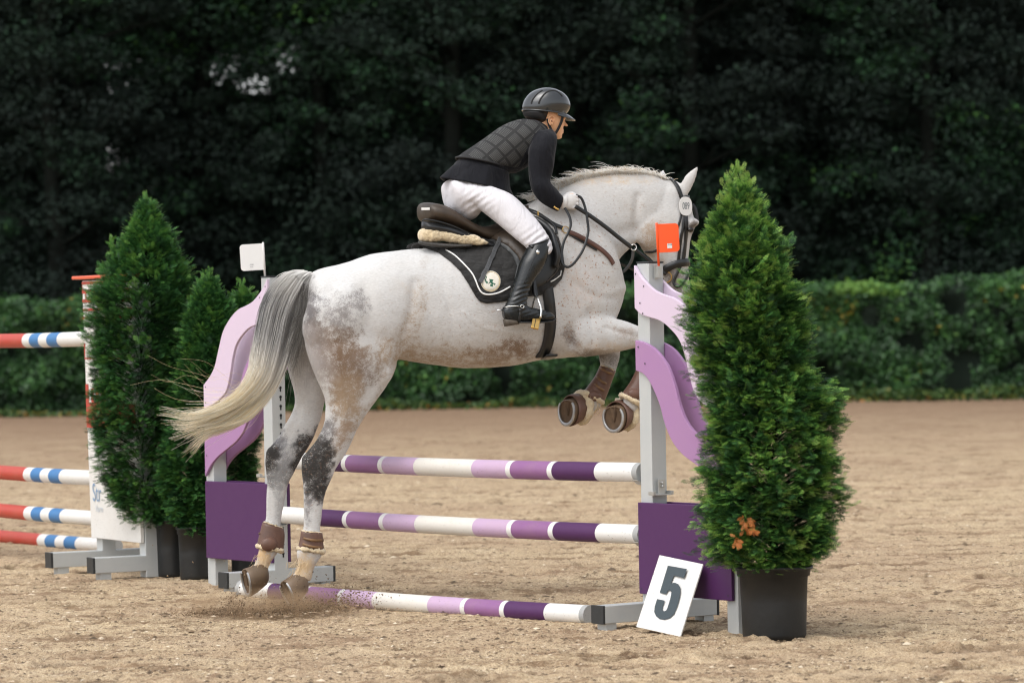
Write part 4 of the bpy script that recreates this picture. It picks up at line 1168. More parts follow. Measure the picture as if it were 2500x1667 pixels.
grain = noise_tex(nt, 5.5, 3, 0.7, hm)
roan = noise_tex(nt, 30, 6, 0.72)
k1 = mathn(nt, 'MULTIPLY', mathn(nt, 'SUBTRACT', grain, 0.5), 4.2)
k2 = mathn(nt, 'MULTIPLY', mathn(nt, 'SUBTRACT', roan, 0.5), 3.6)
gate = mathn(nt, 'MULTIPLY', mathn(nt, 'SUBTRACT', mathn(nt, 'ADD', mathn(nt, 'ADD', k1, k2), mathn(nt, 'MULTIPLY', am.outputs['Fac'], 1.5)), 0.45), 1.4)
gt = nt.nodes.new('ShaderNodeClamp'); nt.links.new(gate, gt.inputs[0])
gw = mathn(nt, 'ADD', mathn(nt, 'MULTIPLY', gt.outputs[0], 0.75), mathn(nt, 'MULTIPLY', am.outputs['Fac'], 0.25))
gw = mathn(nt, 'MINIMUM', mathn(nt, 'MULTIPLY', gw, mathn(nt, 'MINIMUM', 1.0, mathn(nt, 'MULTIPLY', am.outputs['Fac'], 4.0))), 1.0)
white = mixc(nt, ramp(nt, hair_n, [(0.3, 0.0), (0.7, 1.0)]), (.465, .46, .452), (.585, .58, .572))
white = mixc(nt, ramp(nt, noise_tex(nt, 4, 4), [(0.45, 0.0), (0.7, 0.25)]), white, (.42, .375, .32))
c = mixc(nt, gw, white, ca_.outputs['Color'])
fw = mathn(nt, 'MULTIPLY', ramp(nt, sp1, [(0.60, 0.0), (0.68, 1.0)]), fa.outputs['Fac'])
c = mixc(nt, mathn(nt, 'MULTIPLY', fw, 0.8), c, (.30, .17, .10))
fw2 = mathn(nt, 'MULTIPLY', ramp(nt, sp2, [(0.64, 0.0), (0.70, 0.7)]), fa.outputs['Fac'])
c = mixc(nt, mathn(nt, 'MULTIPLY', fw2, 0.55), c, (.38, .25, .17))
nt.links.new(c, b.inputs['Base Color'])
b.inputs['Roughness'].default_value = 0.62
b.inputs['Specular IOR Level'].default_value = 0.25
b.inputs['Sheen Weight'].default_value = 0.15
bump(nt, b, mathn(nt, 'ADD', hair_n, mathn(nt, 'MULTIPLY', noise_tex(nt, 12, 3), 1.2)), 0.45, 0.005)
M_COAT = m
hbase = H0.copy(); hbase.z = 0
horse = empty('horse', hbase, 'dappled grey horse jumping over the purple and white poles with a rider up', 'horse')
body = mk('body', (HV, HFc), M_COAT, horse, colors={'coat': pigc, 'amount': np.repeat(pigw, 3, 1), 'freckle': np.repeat(freck[:, None], 3, 1)})

# hooves and shoes
M_HORN = simple('hoof_horn', (0.13, 0.085, 0.05), 0.5, var=0.5, nscale=14, bmp=0.25, bscale=50)
M_SOLE = simple('hoof_sole', (0.10, 0.062, 0.035), 0.9, var=0.6, nscale=30, bmp=0.7, bscale=70)
M_SHOE = simple('worn_horseshoe', (0.42, 0.42, 0.42), 0.38, metal=0.85, var=0.35, nscale=40)
def hoof(x, y, off, N, T, rad, length=0.085, dark=1.0):
    C0 = HP(x, y, off)
    N = Vector(N).normalized(); T = Vector(T); T = (T - N * T.dot(N)).normalized(); S = N.cross(T)
    mb = MB()
    n = 32
    def ringpt(a, r, sc=1.0):
        # a = 0 at the toe; the heel side is flattened
        u = math.cos(a); v = math.sin(a)
        fl = 1.0 if u > -0.3 else 1.0 - 0.20 * ((-u - 0.3) / 0.7) ** 1.5
        return T * (r * 1.04 * u * fl) + S * (r * 0.95 * v)
    rings = [(0.90, 0.000, -0.004), (0.98, 0.0, 0.0), (1.0, -0.004, 0.0), (0.95, -length * 0.35, -0.006), (0.87, -length * 0.7, -0.016), (0.80, -length, -0.026), (0.70, -length * 1.12, -0.034)]
    vs, fs = [], []
    cen = []
    for sc, h, sh in rings:
        for k in range(n):
            a = 2 * math.pi * k / n
            hh = h if h == 0 else h * (1.0 if math.cos(a) > -0.2 else 0.8)
            vs.append(C0 + ringpt(a, rad * sc) + N * hh + T * (sh if h < 0 else 0))
    for i in range(len(rings) - 1):
        for k in range(n): fs.append((i * n + k, i * n + (k + 1) % n, (i + 1) * n + (k + 1) % n, (i + 1) * n + k))
    fs.append(tuple((len(rings) - 1) * n + k for k in range(n)))
    mb.add(vs, fs)
    h = fix_normals(mk('hoof', mb, M_HORN, horse))
    # cupped sole with its wedge-shaped frog
    mb = MB(); vs = []; fs = []
    for sc, dp in ((0.90, 0.0), (0.84, -0.005), (0.5, -0.010), (0.05, -0.012)):
        for k in range(n): vs.append(C0 + ringpt(2 * math.pi * k / n, rad * sc) + N * dp)
    for i in range(3):
        for k in range(n): fs.append((i * n + k, i * n + (k + 1) % n, (i + 1) * n + (k + 1) % n, (i + 1) * n + k))
    fs.append(tuple(3 * n + k for k in range(n)))
    mb.add(vs, fs)
    w = rad * 0.36
    fr = [C0 - T * rad * 0.80 + S * w - N * .012, C0 - T * rad * 0.80 - S * w - N * .012, C0 + T * rad * 0.38 - N * .013,
          C0 - T * rad * 0.78 + S * w * .7 + N * .004, C0 - T * rad * 0.78 - S * w * .7 + N * .004, C0 + T * rad * 0.26 - N * .001, C0 - T * rad * .60 - N * .008]
    mb.add(fr, [(0, 3, 5, 2), (1, 2, 5, 4), (0, 1, 4, 6), (0, 6, 3), (3, 6, 5), (4, 5, 6)])
    fix_normals(mk('sole', mb, M_SOLE, h, smooth=False))
    # the shoe: an open ring
    mb = MB(); vs = []; fs = []
    A = np.linspace(-2.25, 2.25, 34)
    for a in A:
        wdt = 0.0085 + 0.002 * math.cos(a)
        o_ = ringpt(a, rad * 1.0); i_ = ringpt(a, rad * 1.0 - wdt * 1.6)
        for q, hh in ((o_, 0.0), (o_, 0.007), (o_ * 0.97, 0.0085), (i_ * 1.03, 0.0085), (i_, 0.007), (i_, 0.0)): vs.append(C0 + q + N * hh)
    for i in range(len(A) - 1):
        for k in range(6): fs.append((i * 6 + k, i * 6 + (k + 1) % 6, i * 6 + 6 + (k + 1) % 6, i * 6 + 6 + k))
    fs += [(0, 1, 2, 3, 4, 5), tuple((len(A) - 1) * 6 + k for k in (5, 4, 3, 2, 1, 0))]
    mb.add(vs, fs)
    for a in (-1.5, -1.0, 1.0, 1.5, -2.1, 2.1):        # nail holes
        q = ringpt(a, rad * 0.91); tt = (ringpt(a + 0.05, rad * .91) - q).normalized()
    fix_normals(mk('horseshoe', mb, M_SHOE, h, smooth=True, autosmooth=45))
    return C0, N, T, S
hoof(702, 1446, .115, (-.84, -.42, -.36), (.50, .02, -.86), .079, .10)
hoof(602, 1418, -.13, (-.93, -.36, -.16), (.25, .05, -.95), .080, .10)
FN1 = hoof(1384, 1004, -.13, (-.80, -.60, .02), (.08, 0, -1), .077, .08)
FN2 = hoof(1498, 1020, .13, (-.66, -.75, -.02), (.05, 0, -1), .077, .08)

# ------------------------------------------------------------------ hair: tail and mane
def hair_mb(strands, r0, r1, cols, nside=3):
    """strands: list of (k,3) arrays -> tapering tubes"""
    S = np.array(strands)                       # (n,k,3)
    n, k, _ = S.shape
    T = np.gradient(S, axis=1); T /= np.linalg.norm(T, axis=2)[..., None] + 1e-9
    ref = np.array([0.3, 0.8, 0.5]); A = np.cross(T, ref); A /= np.linalg.norm(A, axis=2)[..., None] + 1e-9
    B = np.cross(T, A)
    t = np.linspace(0, 1, k)
    rad = (r0[:, None] * (1 - t) + r1[:, None] * t)[..., None]
    rings = [S + rad * (A * math.cos(a) + B * math.sin(a)) for a in np.linspace(0, 2 * math.pi, nside + 1)[:-1]]
    V = np.stack(rings, 2).reshape(-1, 3)       # n,k,nside
    i = np.arange(n)[:, None, None]; j = np.arange(k - 1)[None, :, None]; s = np.arange(nside)[None, None, :]
    b0 = (i * k + j) * nside
    F = np.stack([b0 + s, b0 + (s + 1) % nside, b0 + nside + (s + 1) % nside, b0 + nside + s], 3).reshape(-1, 4)
    C = np.repeat(cols, nside, axis=1).reshape(-1, 3) if cols.ndim == 3 else None
    return V, F, C
def hair_mat(name, rough=0.45):
    m, nt, b = new_mat(name)
    nt.links.new(attr(nt, 'hue').outputs['Color'], b.inputs['Base Color'])
    b.inputs['Roughness'].default_value = rough
    b.inputs['Specular IOR Level'].default_value = 0.4
    t = nt.nodes.new('ShaderNodeBsdfTranslucent'); nt.links.new(attr(nt, 'hue').outputs['Color'], t.inputs['Color'])
    mx = nt.nodes.new('ShaderNodeMixShader'); mx.inputs[0].default_value = 0.0
    nt.links.new(b.outputs[0], mx.inputs[1]); nt.links.new(t.outputs[0], mx.inputs[2])
    nt.links.new(mx.outputs[0], nt.nodes['Material Output'].inputs['Surface'])
    return m
M_HAIR = hair_mat('horse_hair')
r = np.random.default_rng(404)
GUIDE = [  # from the left edge of the tail to its right edge, root -> tip, in traced positions
    [(735, 664), (700, 672), (668, 700), (645, 745), (632, 800), (622, 850), (612, 905), (590, 945), (550, 980), (500, 1002), (450, 1008), (398, 1000)],
    [(745, 664), (712, 676), (682, 712), (662, 760), (650, 815), (640, 865), (628, 915), (600, 958), (555, 996), (500, 1022), (455, 1036), (408, 1030)],
    [(752, 666), (724, 684), (698, 728), (682, 778), (672, 830), (660, 880), (645, 928), (615, 968), (570, 1006), (520, 1032), (475, 1046), (430, 1062)],
    [(760, 668), (736, 692), (716, 742), (702, 792), (690, 842), (678, 892), (658, 940), (628, 980), (585, 1018), (540, 1040), (495, 1056), (455, 1085)],
    [(766, 670), (752, 702), (738, 756), (724, 806), (708, 852), (692, 900), (668, 948), (636, 992), (598, 1028), (552, 1046), (505, 1062), (462, 1110)]]
GD = np.array([[list(HP(x, y, 0.0)) for x, y in g] for g in GUIDE])      # 5,12,3
K = 26
tt = np.linspace(0, 1, K)
def resample(path, t):
    k = len(path); u = t * (k - 1); i = np.clip(u.astype(int), 0, k - 2); f = (u - i)[:, None]
    p = np.vstack([2 * path[0] - path[1], path, 2 * path[-1] - path[-2]])
    p0, p1, p2, p3 = p[i], p[i + 1], p[i + 2], p[i + 3]
    return 0.5 * ((2 * p1) + (-p0 + p2) * f + (2 * p0 - 5 * p1 + 4 * p2 - p3) * f ** 2 + (-p0 + 3 * p1 - 3 * p2 + p3) * f ** 3)
strands, cols, r0s, r1s = [], [], [], []
HNn, HFn = np.array(HN), np.array(HF)
lock_n = 95
locks = [(r.random() * 4, r.normal(0, 1), 0.5 + 0.5 * r.random(), r.random()) for _ in range(lock_n)]
CREAM, GOLD, GREYD, PALE = np.array([.92, .85, .68]), np.array([.85, .68, .40]), np.array([.17, .17, .175]), np.array([.90, .88, .84])
for i in range(4400):
    lk = locks[r.integers(lock_n)]
    s = np.clip(lk[0] + r.normal(0, 0.10), 0, 4)
    a = int(min(3, math.floor(s))); f = s - a
    path = GD[a] * (1 - f) + GD[a + 1] * f
    ln = 0.47 + 0.57 * (0.65 * (lk[2] - 0.5) * 2 + 0.35 * r.random()) ** 1.1
    if r.random() < 0.18: ln *= 0.45 + 0.3 * r.random()
    t = tt * ln
    q = resample(path, t)
    env = np.interp(t, [0, .12, .5, .8, 1.0], [.3, 1, 1.0, .75, .5])
    q = q + HNn * ((lk[1] * 0.022 + r.normal(0, 0.010)) * env)[:, None] + np.array([0, 0, 1]) * (r.normal(0, 0.008) * env + 0.006 * np.sin(t * 9 + lk[3] * 6) * env)[:, None] + HFn * ((r.normal(0, 0.006)) * env)[:, None]
    tipw = np.clip((t - 0.5) / 0.5, 0, 1) ** 1.6
    q = q + (np.array([0, 0, 1]) * (lk[1] * 0.016 + r.normal(0, 0.010)) + HFn * (lk[3] - 0.5) * 0.05)[None] * tipw[:, None]
    ph = r.random() * 6.28
    q = q + (HFn * 0.006)[None] * (np.sin(t * 7 + ph) * env)[:, None]
    if r.random() < 0.03:
        e = np.clip(t - 0.55, 0, 1) ** 1.5
        q = q + (np.array([0, 0, 1]) * r.normal(0.15, 0.35) + HFn * r.normal(-0.05, 0.2))[None] * e[:, None]
    strands.append(q); 
    yy = np.interp(t, np.linspace(0, 1, 12), [665, 680, 715, 765, 815, 865, 915, 955, 1000, 1025, 1040, 1060])
    dark = np.interp(yy, [660, 700, 745, 815, 865, 910], [0.0, .22, .8, .75, .3, .04]) 
    gate = (0.5 + 0.5 * math.sin(lk[3] * 40)) ** 1.5 * 0.95 + 0.30 * r.random()
    dk = np.clip(dark * (0.25 + gate), 0, 1)[:, None]
    basec = PALE * (1 - 0.25 * r.random())
    tipc = CREAM * (0.8 + 0.35 * r.random()) if r.random() < 0.75 else GOLD * (0.8 + 0.4 * r.random())
    tp = np.clip((yy - 840) / 130, 0, 1)[:, None]
    c = basec * (1 - tp) + tipc * tp
    c = c * (1 - dk) + GREYD * (0.6 + 0.9 * r.random()) * dk
    cols.append(c); r0s.append(0.0012 + 0.0007 * r.random()); r1s.append(0.0004)
V, F, C = hair_mb(strands, np.array(r0s), np.array(r1s), np.array(cols))
tail = mk('tail', (V, F), M_HAIR, horse, colors={'hue': C})
# loose bunch hanging straight down beside the buttock and fine flying hairs
strands, cols = [], []
for i in range(420):
    x0 = 748 + r.normal(0, 9); y0 = 690 + r.random() * 40
    x1 = 716 + r.normal(0, 14); y1 = 850 + r.normal(0, 45)
    o_ = 0.02 + 0.03 * r.random()
    g = np.array([list(HP(x0, y0, o_)), list(HP(x0 - 4, y0 + 60, o_ + .01)), list(HP((x0 + x1) / 2 + r.normal(0, 4), (y0 + y1) / 2 + 20, o_ + .01)), list(HP(x1, y1, o_))])
    strands.append(resample(g, tt)); v = (0.12 + 0.25 * r.random() ** 2)
    cols.append(np.tile(np.array([v, v * .95, v * .88]), (K, 1)))
for i in range(16):
    x0, y0 = 600 + r.normal(0, 40), 960 + r.normal(0, 25)
    x1, y1 = x0 - 60 - 160 * r.random(), y0 + r.normal(-30, 55)
    g = np.array([list(HP(x0, y0, r.normal(0, .02))), list(HP(x0 * .66 + x1 * .34, y0 * .66 + y1 * .34 + r.normal(0, 16), r.normal(0, .03))), list(HP(x0 * .33 + x1 * .67, y0 * .33 + y1 * .67 + r.normal(0, 18), r.normal(0, .04))), list(HP(x1, y1, r.normal(0, .05)))])
    strands.append(resample(g, tt)); cols.append(np.tile(GOLD * (0.7 + 0.5 * r.random()), (K, 1)))
n_ = len(strands)
V, F, C = hair_mb(strands, np.full(n_, 0.0006), np.full(n_, 0.0003), np.array(cols))
mk('loose_tail_hair', (V, F), M_HAIR, tail, colors={'hue': C})

# mane: short rough hair standing along the crest and lying over it
crest = [(1290, 487), (1330, 474), (1358, 463), (1392, 444), (1440, 432), (1490, 427), (1525, 425), (1562, 425), (1600, 430), (1625, 437), (1642, 445)]
CR = np.array([list(HP(x, y + 6, 0)) for x, y in crest])
strands, cols = [], []
K = 8; tt = np.linspace(0, 1, K)
for i in range(3200):
    u = r.random(); p = resample(CR, np.array([u]))[0]
    wave = 0.5 + 0.5 * math.sin(u * 75 + math.sin(u * 31) * 2)
    L = (0.034 + 0.050 * wave * r.random() + (0.02 if 0.25 < u < 0.8 else 0.0)) * (1.0 if u < 0.93 else 0.6)
    if r.random() < 0.02: L *= 1.7
    side = r.normal(0, 1)
    d = np.array([0, 0, 1.0]) * (0.85 + 0.3 * r.random()) + HNn * side * 0.35 + HFn * (r.normal(-0.25, 0.4))
    curl = np.array([0, 0, -1.0]) * 0.9 + HNn * side * 0.7 + HFn * r.normal(-.3, .3)
    q = p[None] + HNn * r.normal(0, .012) + d[None] * L * tt[:, None] + curl[None] * L * (tt ** 2.2)[:, None] * 0.6
    strands.append(q)
    v = 0.8 + 0.3 * r.random()
    c = (np.array([.95, .92, .86]) if r.random() < 0.85 else np.array([.75, .60, .42])) * v
    cols.append(np.tile(c, (K, 1)))
n_ = len(strands)
V, F, C = hair_mb(strands, np.full(n_, 0.0016), np.full(n_, 0.0006), np.array(cols))
mk('mane', (V, F), M_HAIR, horse, colors={'hue': C})
# hair on the fetlocks
for (fx, fy, off, sx) in ((735, 1378, .12, 26), (640, 1368, -.13, 22), (1456, 985, -.13, 12)):
    strands, cols = [], []
    for i in range(50):
        x0 = fx + r.normal(0, sx * .5); y0 = fy + r.normal(0, 12)
        o_ = off + r.normal(0.02, .012)
        p0 = np.array(HP(x0, y0, o_)); p1 = np.array(HP(x0 - 5 + r.normal(0, 3), y0 + 13 + r.normal(0, 3), o_ + .01))
        strands.append(p0[None] + (p1 - p0)[None] * tt[:, None]); cols.append(np.tile(np.array([.66, .5, .3]) * (0.8 + .4 * r.random()), (K, 1)))
    n_ = len(strands)
    V, F, C = hair_mb(strands, np.full(n_, 0.0014), np.full(n_, 0.0005), np.array(cols))
    mk('fetlock_hair', (V, F), M_HAIR, horse, colors={'hue': C})
# eye
M_EYE = simple('dark_eye', (0.01, 0.007, 0.005), 0.08, var=0.1)
def surf(x, y, lift=0.0):
    """The point of the horse's surface seen at a traced position, lifted off along the surface normal."""
    o, d = ray(x, y); dn = d.normalized()
    h = HBVH.ray_cast(o, dn)
    if h[0] is None: return None, None
    n = h[1]
    if n.dot(dn) > 0: n = -n
    return h[0] + n * lift, n
p, n = surf(1686, 560, 0.0)
mb = MB(); blob(mb, 1686, 561, .10, .018, .014, .012); mk('eye', mb, M_EYE, horse)
# ------------------------------------------------------------------ leather, cloth and fleece
def leather(name, col, rough=0.38, var=0.35, b_=0.25, scale=60, spec=0.5, coat=0.0):
    m, nt, b = new_mat(name)
    n1 = noise_tex(nt, 9, 5, 0.65); n2 = noise_tex(nt, scale, 4, 0.6)
    nt.links.new(mixc(nt, ramp(nt, n1, [(0.3, 0.0), (0.7, 1.0)]), tuple(v * (1 - var) for v in col), tuple(min(1, v * (1 + var)) for v in col)), b.inputs['Base Color'])
    nt.links.new(ramp(nt, n1, [(0.3, rough * 0.85), (0.75, min(1, rough * 1.35))]), b.inputs['Roughness'])
    b.inputs['Specular IOR Level'].default_value = spec
    b.inputs['Coat Weight'].default_value = coat
    bump(nt, b, mathn(nt, 'ADD', n1, mathn(nt, 'MULTIPLY', n2, 0.4)), b_, 0.006)
    return m
M_BLKL = leather('black_leather', (0.011, 0.012, 0.013), 0.34)
M_BOOTL = leather('riding_boot_leather', (0.007, 0.009, 0.010), 0.25, b_=0.22, scale=45)
M_BRNL = leather('worn_brown_leather', (0.038, 0.026, 0.017), 0.42, var=0.5)
M_TANL = leather('dark_tan_leather', (0.10, 0.045, 0.032), 0.45, var=0.4)
M_BOOTB = leather('brown_boot_leather', (0.115, 0.058, 0.040), 0.45, var=0.3)
M_STRAPB = leather('ochre_brown_strap', (0.16, 0.085, 0.035), 0.5, var=0.3)
M_GREYL = leather('grey_worn_strap', (0.075, 0.078, 0.082), 0.45, var=0.25)
M_BRASS = simple('brass', (0.62, 0.40, 0.13), 0.28, metal=0.95, var=0.2)
M_SILVER = simple('polished_steel', (0.72, 0.72, 0.70), 0.22, metal=0.95, var=0.1)
m, nt, b = new_mat('sheepskin')
fl = noise_tex(nt, 70, 5, 0.75); fl2 = noise_tex(nt, 14, 3)
nt.links.new(mixc(nt, fl2, (0.62, 0.46, 0.25), mixc(nt, fl, (0.74, 0.60, 0.38), (0.88, 0.80, 0.62))), b.inputs['Base Color'])
b.inputs['Roughness'].default_value = 1.0; b.inputs['Sheen Weight'].default_value = 0.5
bump(nt, b, fl, 1.0, 0.012)
M_FLEECE = m
m, nt, b = new_mat('quilted_black_cotton')
qv = mapping(nt, rot=(0, R(20), -HA), scale=(1, 0.01, 1))
q1 = nt.nodes.new('ShaderNodeTexVoronoi'); q1.inputs['Scale'].default_value = 22; nt.links.new(qv, q1.inputs['Vector'])
q2 = noise_tex(nt, 10, 4, 0.6, mapping(nt, rot=(0, R(-10), -HA), scale=(0.6, 1, 2.6)))
nt.links.new(mixc(nt, q2, (0.006, 0.006, 0.006), (0.015, 0.014, 0.013)), b.inputs['Base Color'])
b.inputs['Roughness'].default_value = 0.85; b.inputs['Sheen Weight'].default_value = 0.12
bump(nt, b, mathn(nt, 'SUBTRACT', mathn(nt, 'MULTIPLY', q2, 1.0), mathn(nt, 'MULTIPLY', q1.outputs['Distance'], 0.9)), 0.8, 0.02)
M_QUILT = m

def cast(bvh, x, y, lift):
    o, d = ray(x, y); d = d.normalized()
    h = bvh.ray_cast(o, d)
    if h[0] is None: return None, None
    n = h[1]
    if n.dot(d) > 0: n = -n
    return h[0] + n * lift, n
def drape(poly, lift, th, spacing=8, fall=0.04, puff=None, bvh=None):
    """A cloth or leather piece cut to a traced outline and laid on the horse's side."""
    bvh = bvh or HBVH
    P2 = [Vector(p) for p in poly]
    dense = []
    for i, p in enumerate(P2):
        q = P2[(i + 1) % len(P2)]; k = max(1, int((q - p).length / spacing))
        dense += [p + (q - p) * (j / k) for j in range(k)]
    nb = len(dense)
    def inside(x, y):
        c = False
        for i in range(nb):
            a, b2 = dense[i], dense[(i + 1) % nb]
            if (a.y > y) != (b2.y > y) and x < (b2.x - a.x) * (y - a.y) / (b2.y - a.y) + a.x: c = not c
        return c
    xs_ = [p.x for p in dense]; ys_ = [p.y for p in dense]
    pts = list(dense)
    x = min(xs_)
    while x < max(xs_):
        y = min(ys_)
        while y < max(ys_):
            if inside(x, y) and min((Vector((x, y)) - d).length for d in dense) > spacing * 0.5: pts.append(Vector((x, y)))
            y += spacing
        x += spacing
    vv, _, ff, *_ = delaunay_2d_cdt(pts, [(i, (i + 1) % nb) for i in range(nb)], [], 1, 1e-6)
    top, bot = [], []
    for v in vv:
        p, n = cast(bvh, v.x, v.y, 0.0)
        if p is None: p, n = HP(v.x, v.y, fall), HN
        e = min((v - d).length for d in dense)
        t = th * min(1.0, 0.45 + 0.55 * (e / 12.0))
        if puff: t += puff(v.x, v.y) * min(1, e / 10.0)
        top.append(p + n * (lift + t)); bot.append(p + n * lift)
    m_ = len(vv)
    mb = MB(); fs = [tuple(f) for f in ff]
    edge = {}
    for f in fs:
        for i in range(len(f)): edge[(f[i], f[(i + 1) % len(f)])] = 1
    side = [(a, b2, b2 + m_, a + m_) for (a, b2) in edge if (b2, a) not in edge]
    mb.add(top + bot, fs + [tuple(i + m_ for i in f)[::-1] for f in fs] + side)
    return mb
def ribbon(pts, nrm, width, th):
    """A flat strap through 3D points, lying across the given normals."""
    pts = [Vector(p) for p in pts]
    secs = []
    for i, p in enumerate(pts):
        t = (pts[min(i + 1, len(pts) - 1)] - pts[max(i - 1, 0)]).normalized()
        n = nrm[i] if isinstance(nrm, list) else nrm
        n = (n - t * n.dot(t)).normalized(); s = t.cross(n)
        w = width[i] if isinstance(width, list) else width
        secs.append([p + s * w / 2, p + s * w / 2 + n * th, p - s * w / 2 + n * th, p - s * w / 2])
    mb = MB(); vs = [v for s in secs for v in s]; fs = []
    for i in range(len(secs) - 1):
        for k in range(4): fs.append((i * 4 + k, i * 4 + (k + 1) % 4, i * 4 + 4 + (k + 1) % 4, i * 4 + 4 + k))
    fs += [(0, 1, 2, 3), tuple(len(vs) - 4 + k for k in (3, 2, 1, 0))]
    mb.add(vs, fs)
    return mb
def strap(pts, width, lift=0.002, th=0.004, off=None, step=6, minoff=None):
    """Strap along a traced line, on the horse's surface (off=None) or at given offsets."""
    P_ = catmull([tuple(p) + ((off[i] if isinstance(off, (list, tuple)) else off) if off is not None else 0.0,) for i, p in enumerate(pts)], max(2, int(60 / step)))
    out, ns = [], []
    for q in P_:
        if off is None:
            p, n = cast(HBVH, q[0], q[1], lift)
            if p is None: continue
        else: p, n = HP(q[0], q[1], q[2]), HN
        out.append(p); ns.append(n)
    # even out the normals
    ns = [sum((ns[j] for j in range(max(0, i - 2), min(len(ns), i + 3))), Vector()).normalized() for i in range(len(ns))]
    return fix(ribbon(out, ns, width, th))
def fix(mb): return mb
def part(name, mb, mat, parent, **kw):
    return fix_normals(mk(name, mb, mat, parent, **kw))
def mirror(mb):
    """The same piece on the far side of the horse."""
    m2 = MB(); vs = []
    for v in mb.v:
        v = Vector(v); d = (v - H0).dot(HN); vs.append(v - HN * 2 * d)
    m2.add(vs, [tuple(f)[::-1] for f in mb.f]); return m2

# saddle cloth
PAD = [(1003, 606), (1006, 598), (1022, 591), (1060, 592), (1120, 592), (1190, 585), (1260, 560), (1330, 545), (1362, 580), (1375, 628), (1378, 655), (1371, 681), (1350, 702), (1322, 720), (1290, 724), (1250, 733), (1216, 738), (1188, 741),
       (1172, 737), (1162, 726), (1154, 712), (1141, 690), (1124, 664), (1100, 640), (1070, 618), (1040, 608)]
padroot = empty('saddle_cloth', HP(1190, 740, 0) * 1.0, 'black quilted saddle cloth with white piping under the saddle', 'saddle cloth')
def quilt(x, y): return 0.0022 * math.sin((x + y) * 0.20) * math.sin((x - y * 1.3) * 0.17)
pad = drape(PAD, 0.003, 0.016, 7, 0.04, quilt)
part('cloth', pad, M_QUILT, padroot)
part('far_side_cloth'.replace('far_side_', ''), mirror(pad), M_QUILT, padroot)
pad_bvh = BVHTree.FromPolygons([Vector(v) for v in pad.v] + HVw, [tuple(f) for f in pad.f] + [tuple(i + len(pad.v) for i in f) for f in HFc])
pipe = catmull([(1088, 610), (1108, 622), (1126, 638), (1150, 664), (1161, 684), (1168, 702), (1177, 715), (1190, 719), (1205, 718), (1222, 713), (1246, 700)], 5)
pp = [cast(pad_bvh, q[0], q[1], 0.001)[0] for q in pipe]
mb = MB(); mb.tube(pp, 0.0042, 8); mk('white_piping', mb, simple('white_cord', (0.78, 0.78, 0.76), 0.7, bmp=0.5, bscale=260), padroot)
pipe = [(1381 - 11, 660), (1368, 672), (1352, 684), (1344, 688)]
pp = [cast(pad_bvh, q[0], q[1], 0.001)[0] for q in pipe]
mb = MB(); mb.tube(pp, 0.0035, 8); mk('white_piping', mb, M_WHITE, padroot)
bc = Vector((1198, 687))
circ = [(bc.x + 24.5 * math.cos(t), bc.y + 25.5 * math.sin(t)) for t in np.linspace(0, 2 * math.pi, 29)[:-1]]
bd = drape(circ, 0.000, 0.004, 8, bvh=pad_bvh)
m, nt, b = new_mat('embroidered_badge')
nt.links.new(mixc(nt, noise_tex(nt, 60, 4), (0.60, 0.56, 0.46), (0.74, 0.72, 0.66)), b.inputs['Base Color']); b.inputs['Roughness'].default_value = 0.8
bump(nt, b, noise_tex(nt, 200, 2), 0.5, 0.002)
badge = part('badge', bd, m, padroot)
bd_bvh = BVHTree.FromPolygons([Vector(v) for v in bd.v], [tuple(f) for f in bd.f])
def onb(x, y, l=0.0008):
    p, n = cast(bd_bvh, x, y, l)
    if p is None: p, n = cast(pad_bvh, x, y, l + 0.004)
    return p
mb = MB()
for poly in ([(1184, 672), (1189, 676), (1187, 683), (1192, 690), (1189, 693), (1185, 689), (1183, 680)], [(1194, 681), (1205, 683), (1202, 688), (1207, 693), (1201, 695), (1197, 690), (1191, 694), (1196, 687)], [(1196, 694), (1203, 695), (1204, 700), (1197, 699)], [(1206, 691), (1210, 693), (1206, 697)]):
    vs = [onb(*q) for q in poly]; c0 = sum(vs, Vector()) / len(vs)
    mb.add(vs + [c0], [(i, (i + 1) % len(vs), len(vs)) for i in range(len(vs))])
part('green_motif', mb, simple('dark_green_thread', (0.02, 0.10, 0.06), 0.7), badge, smooth=False)
mb = MB(); mb.tube([onb(bc.x + 22.5 * math.cos(t), bc.y + 23.5 * math.sin(t), 0.0005) for t in np.linspace(0, 2 * math.pi, 29)[:-1]], 0.0015, 5, closed=True)
mk('badge_border', mb, simple('gold_thread', (0.55, 0.42, 0.20), 0.7), badge)

# sheepskin half pad
hproot = empty('sheepskin_pad', HP(1100, 600, 0), 'cream sheepskin half pad between the saddle and the black saddle cloth', 'sheepskin pad')
rows = [(1020, 570, 1021, 582, .012, .10), (1028, 560, 1030, 590, .035, .11), (1050, 556, 1052, 591, .045, .115), (1085, 560, 1085, 590, .045, .12), (1120, 566, 1120, 596, .042, .135), (1150, 572, 1152, 599, .036, .15), (1175, 581, 1176, 599, .026, .165), (1192, 592, 1192, 596, .010, .175)]
for s in (1, -1):
    mb = MB(); mb.loft(cutsecs([q[:5] + (q[5] * s,) for q in rows], 5), 26, e=2.3)
    V_, F_ = remesh_union(mb, 0.0055, 2)
    nz_ = fbm(V_[:, 0] * 95, V_[:, 2] * 95, 5, 2) - .5
    V_ = V_ + np.array(HN)[None] * (nz_ * 0.012)[:, None] * s + np.array([0, 0, 1])[None] * ((fbm(V_[:, 0] * 80 + 9, V_[:, 2] * 60, 8, 2) - .5) * 0.010)[:, None]
    mk('fleece', (V_, F_), M_FLEECE, hproot)
mb = MB(); mb.loft(cutsecs([(1022, 588, 1024, 596, .02, .12), (1050, 591, 1052, 603, .03, .13), (1100, 595, 1100, 606, .03, .15), (1150, 597, 1150, 603, .02, .165)], 4), 16)
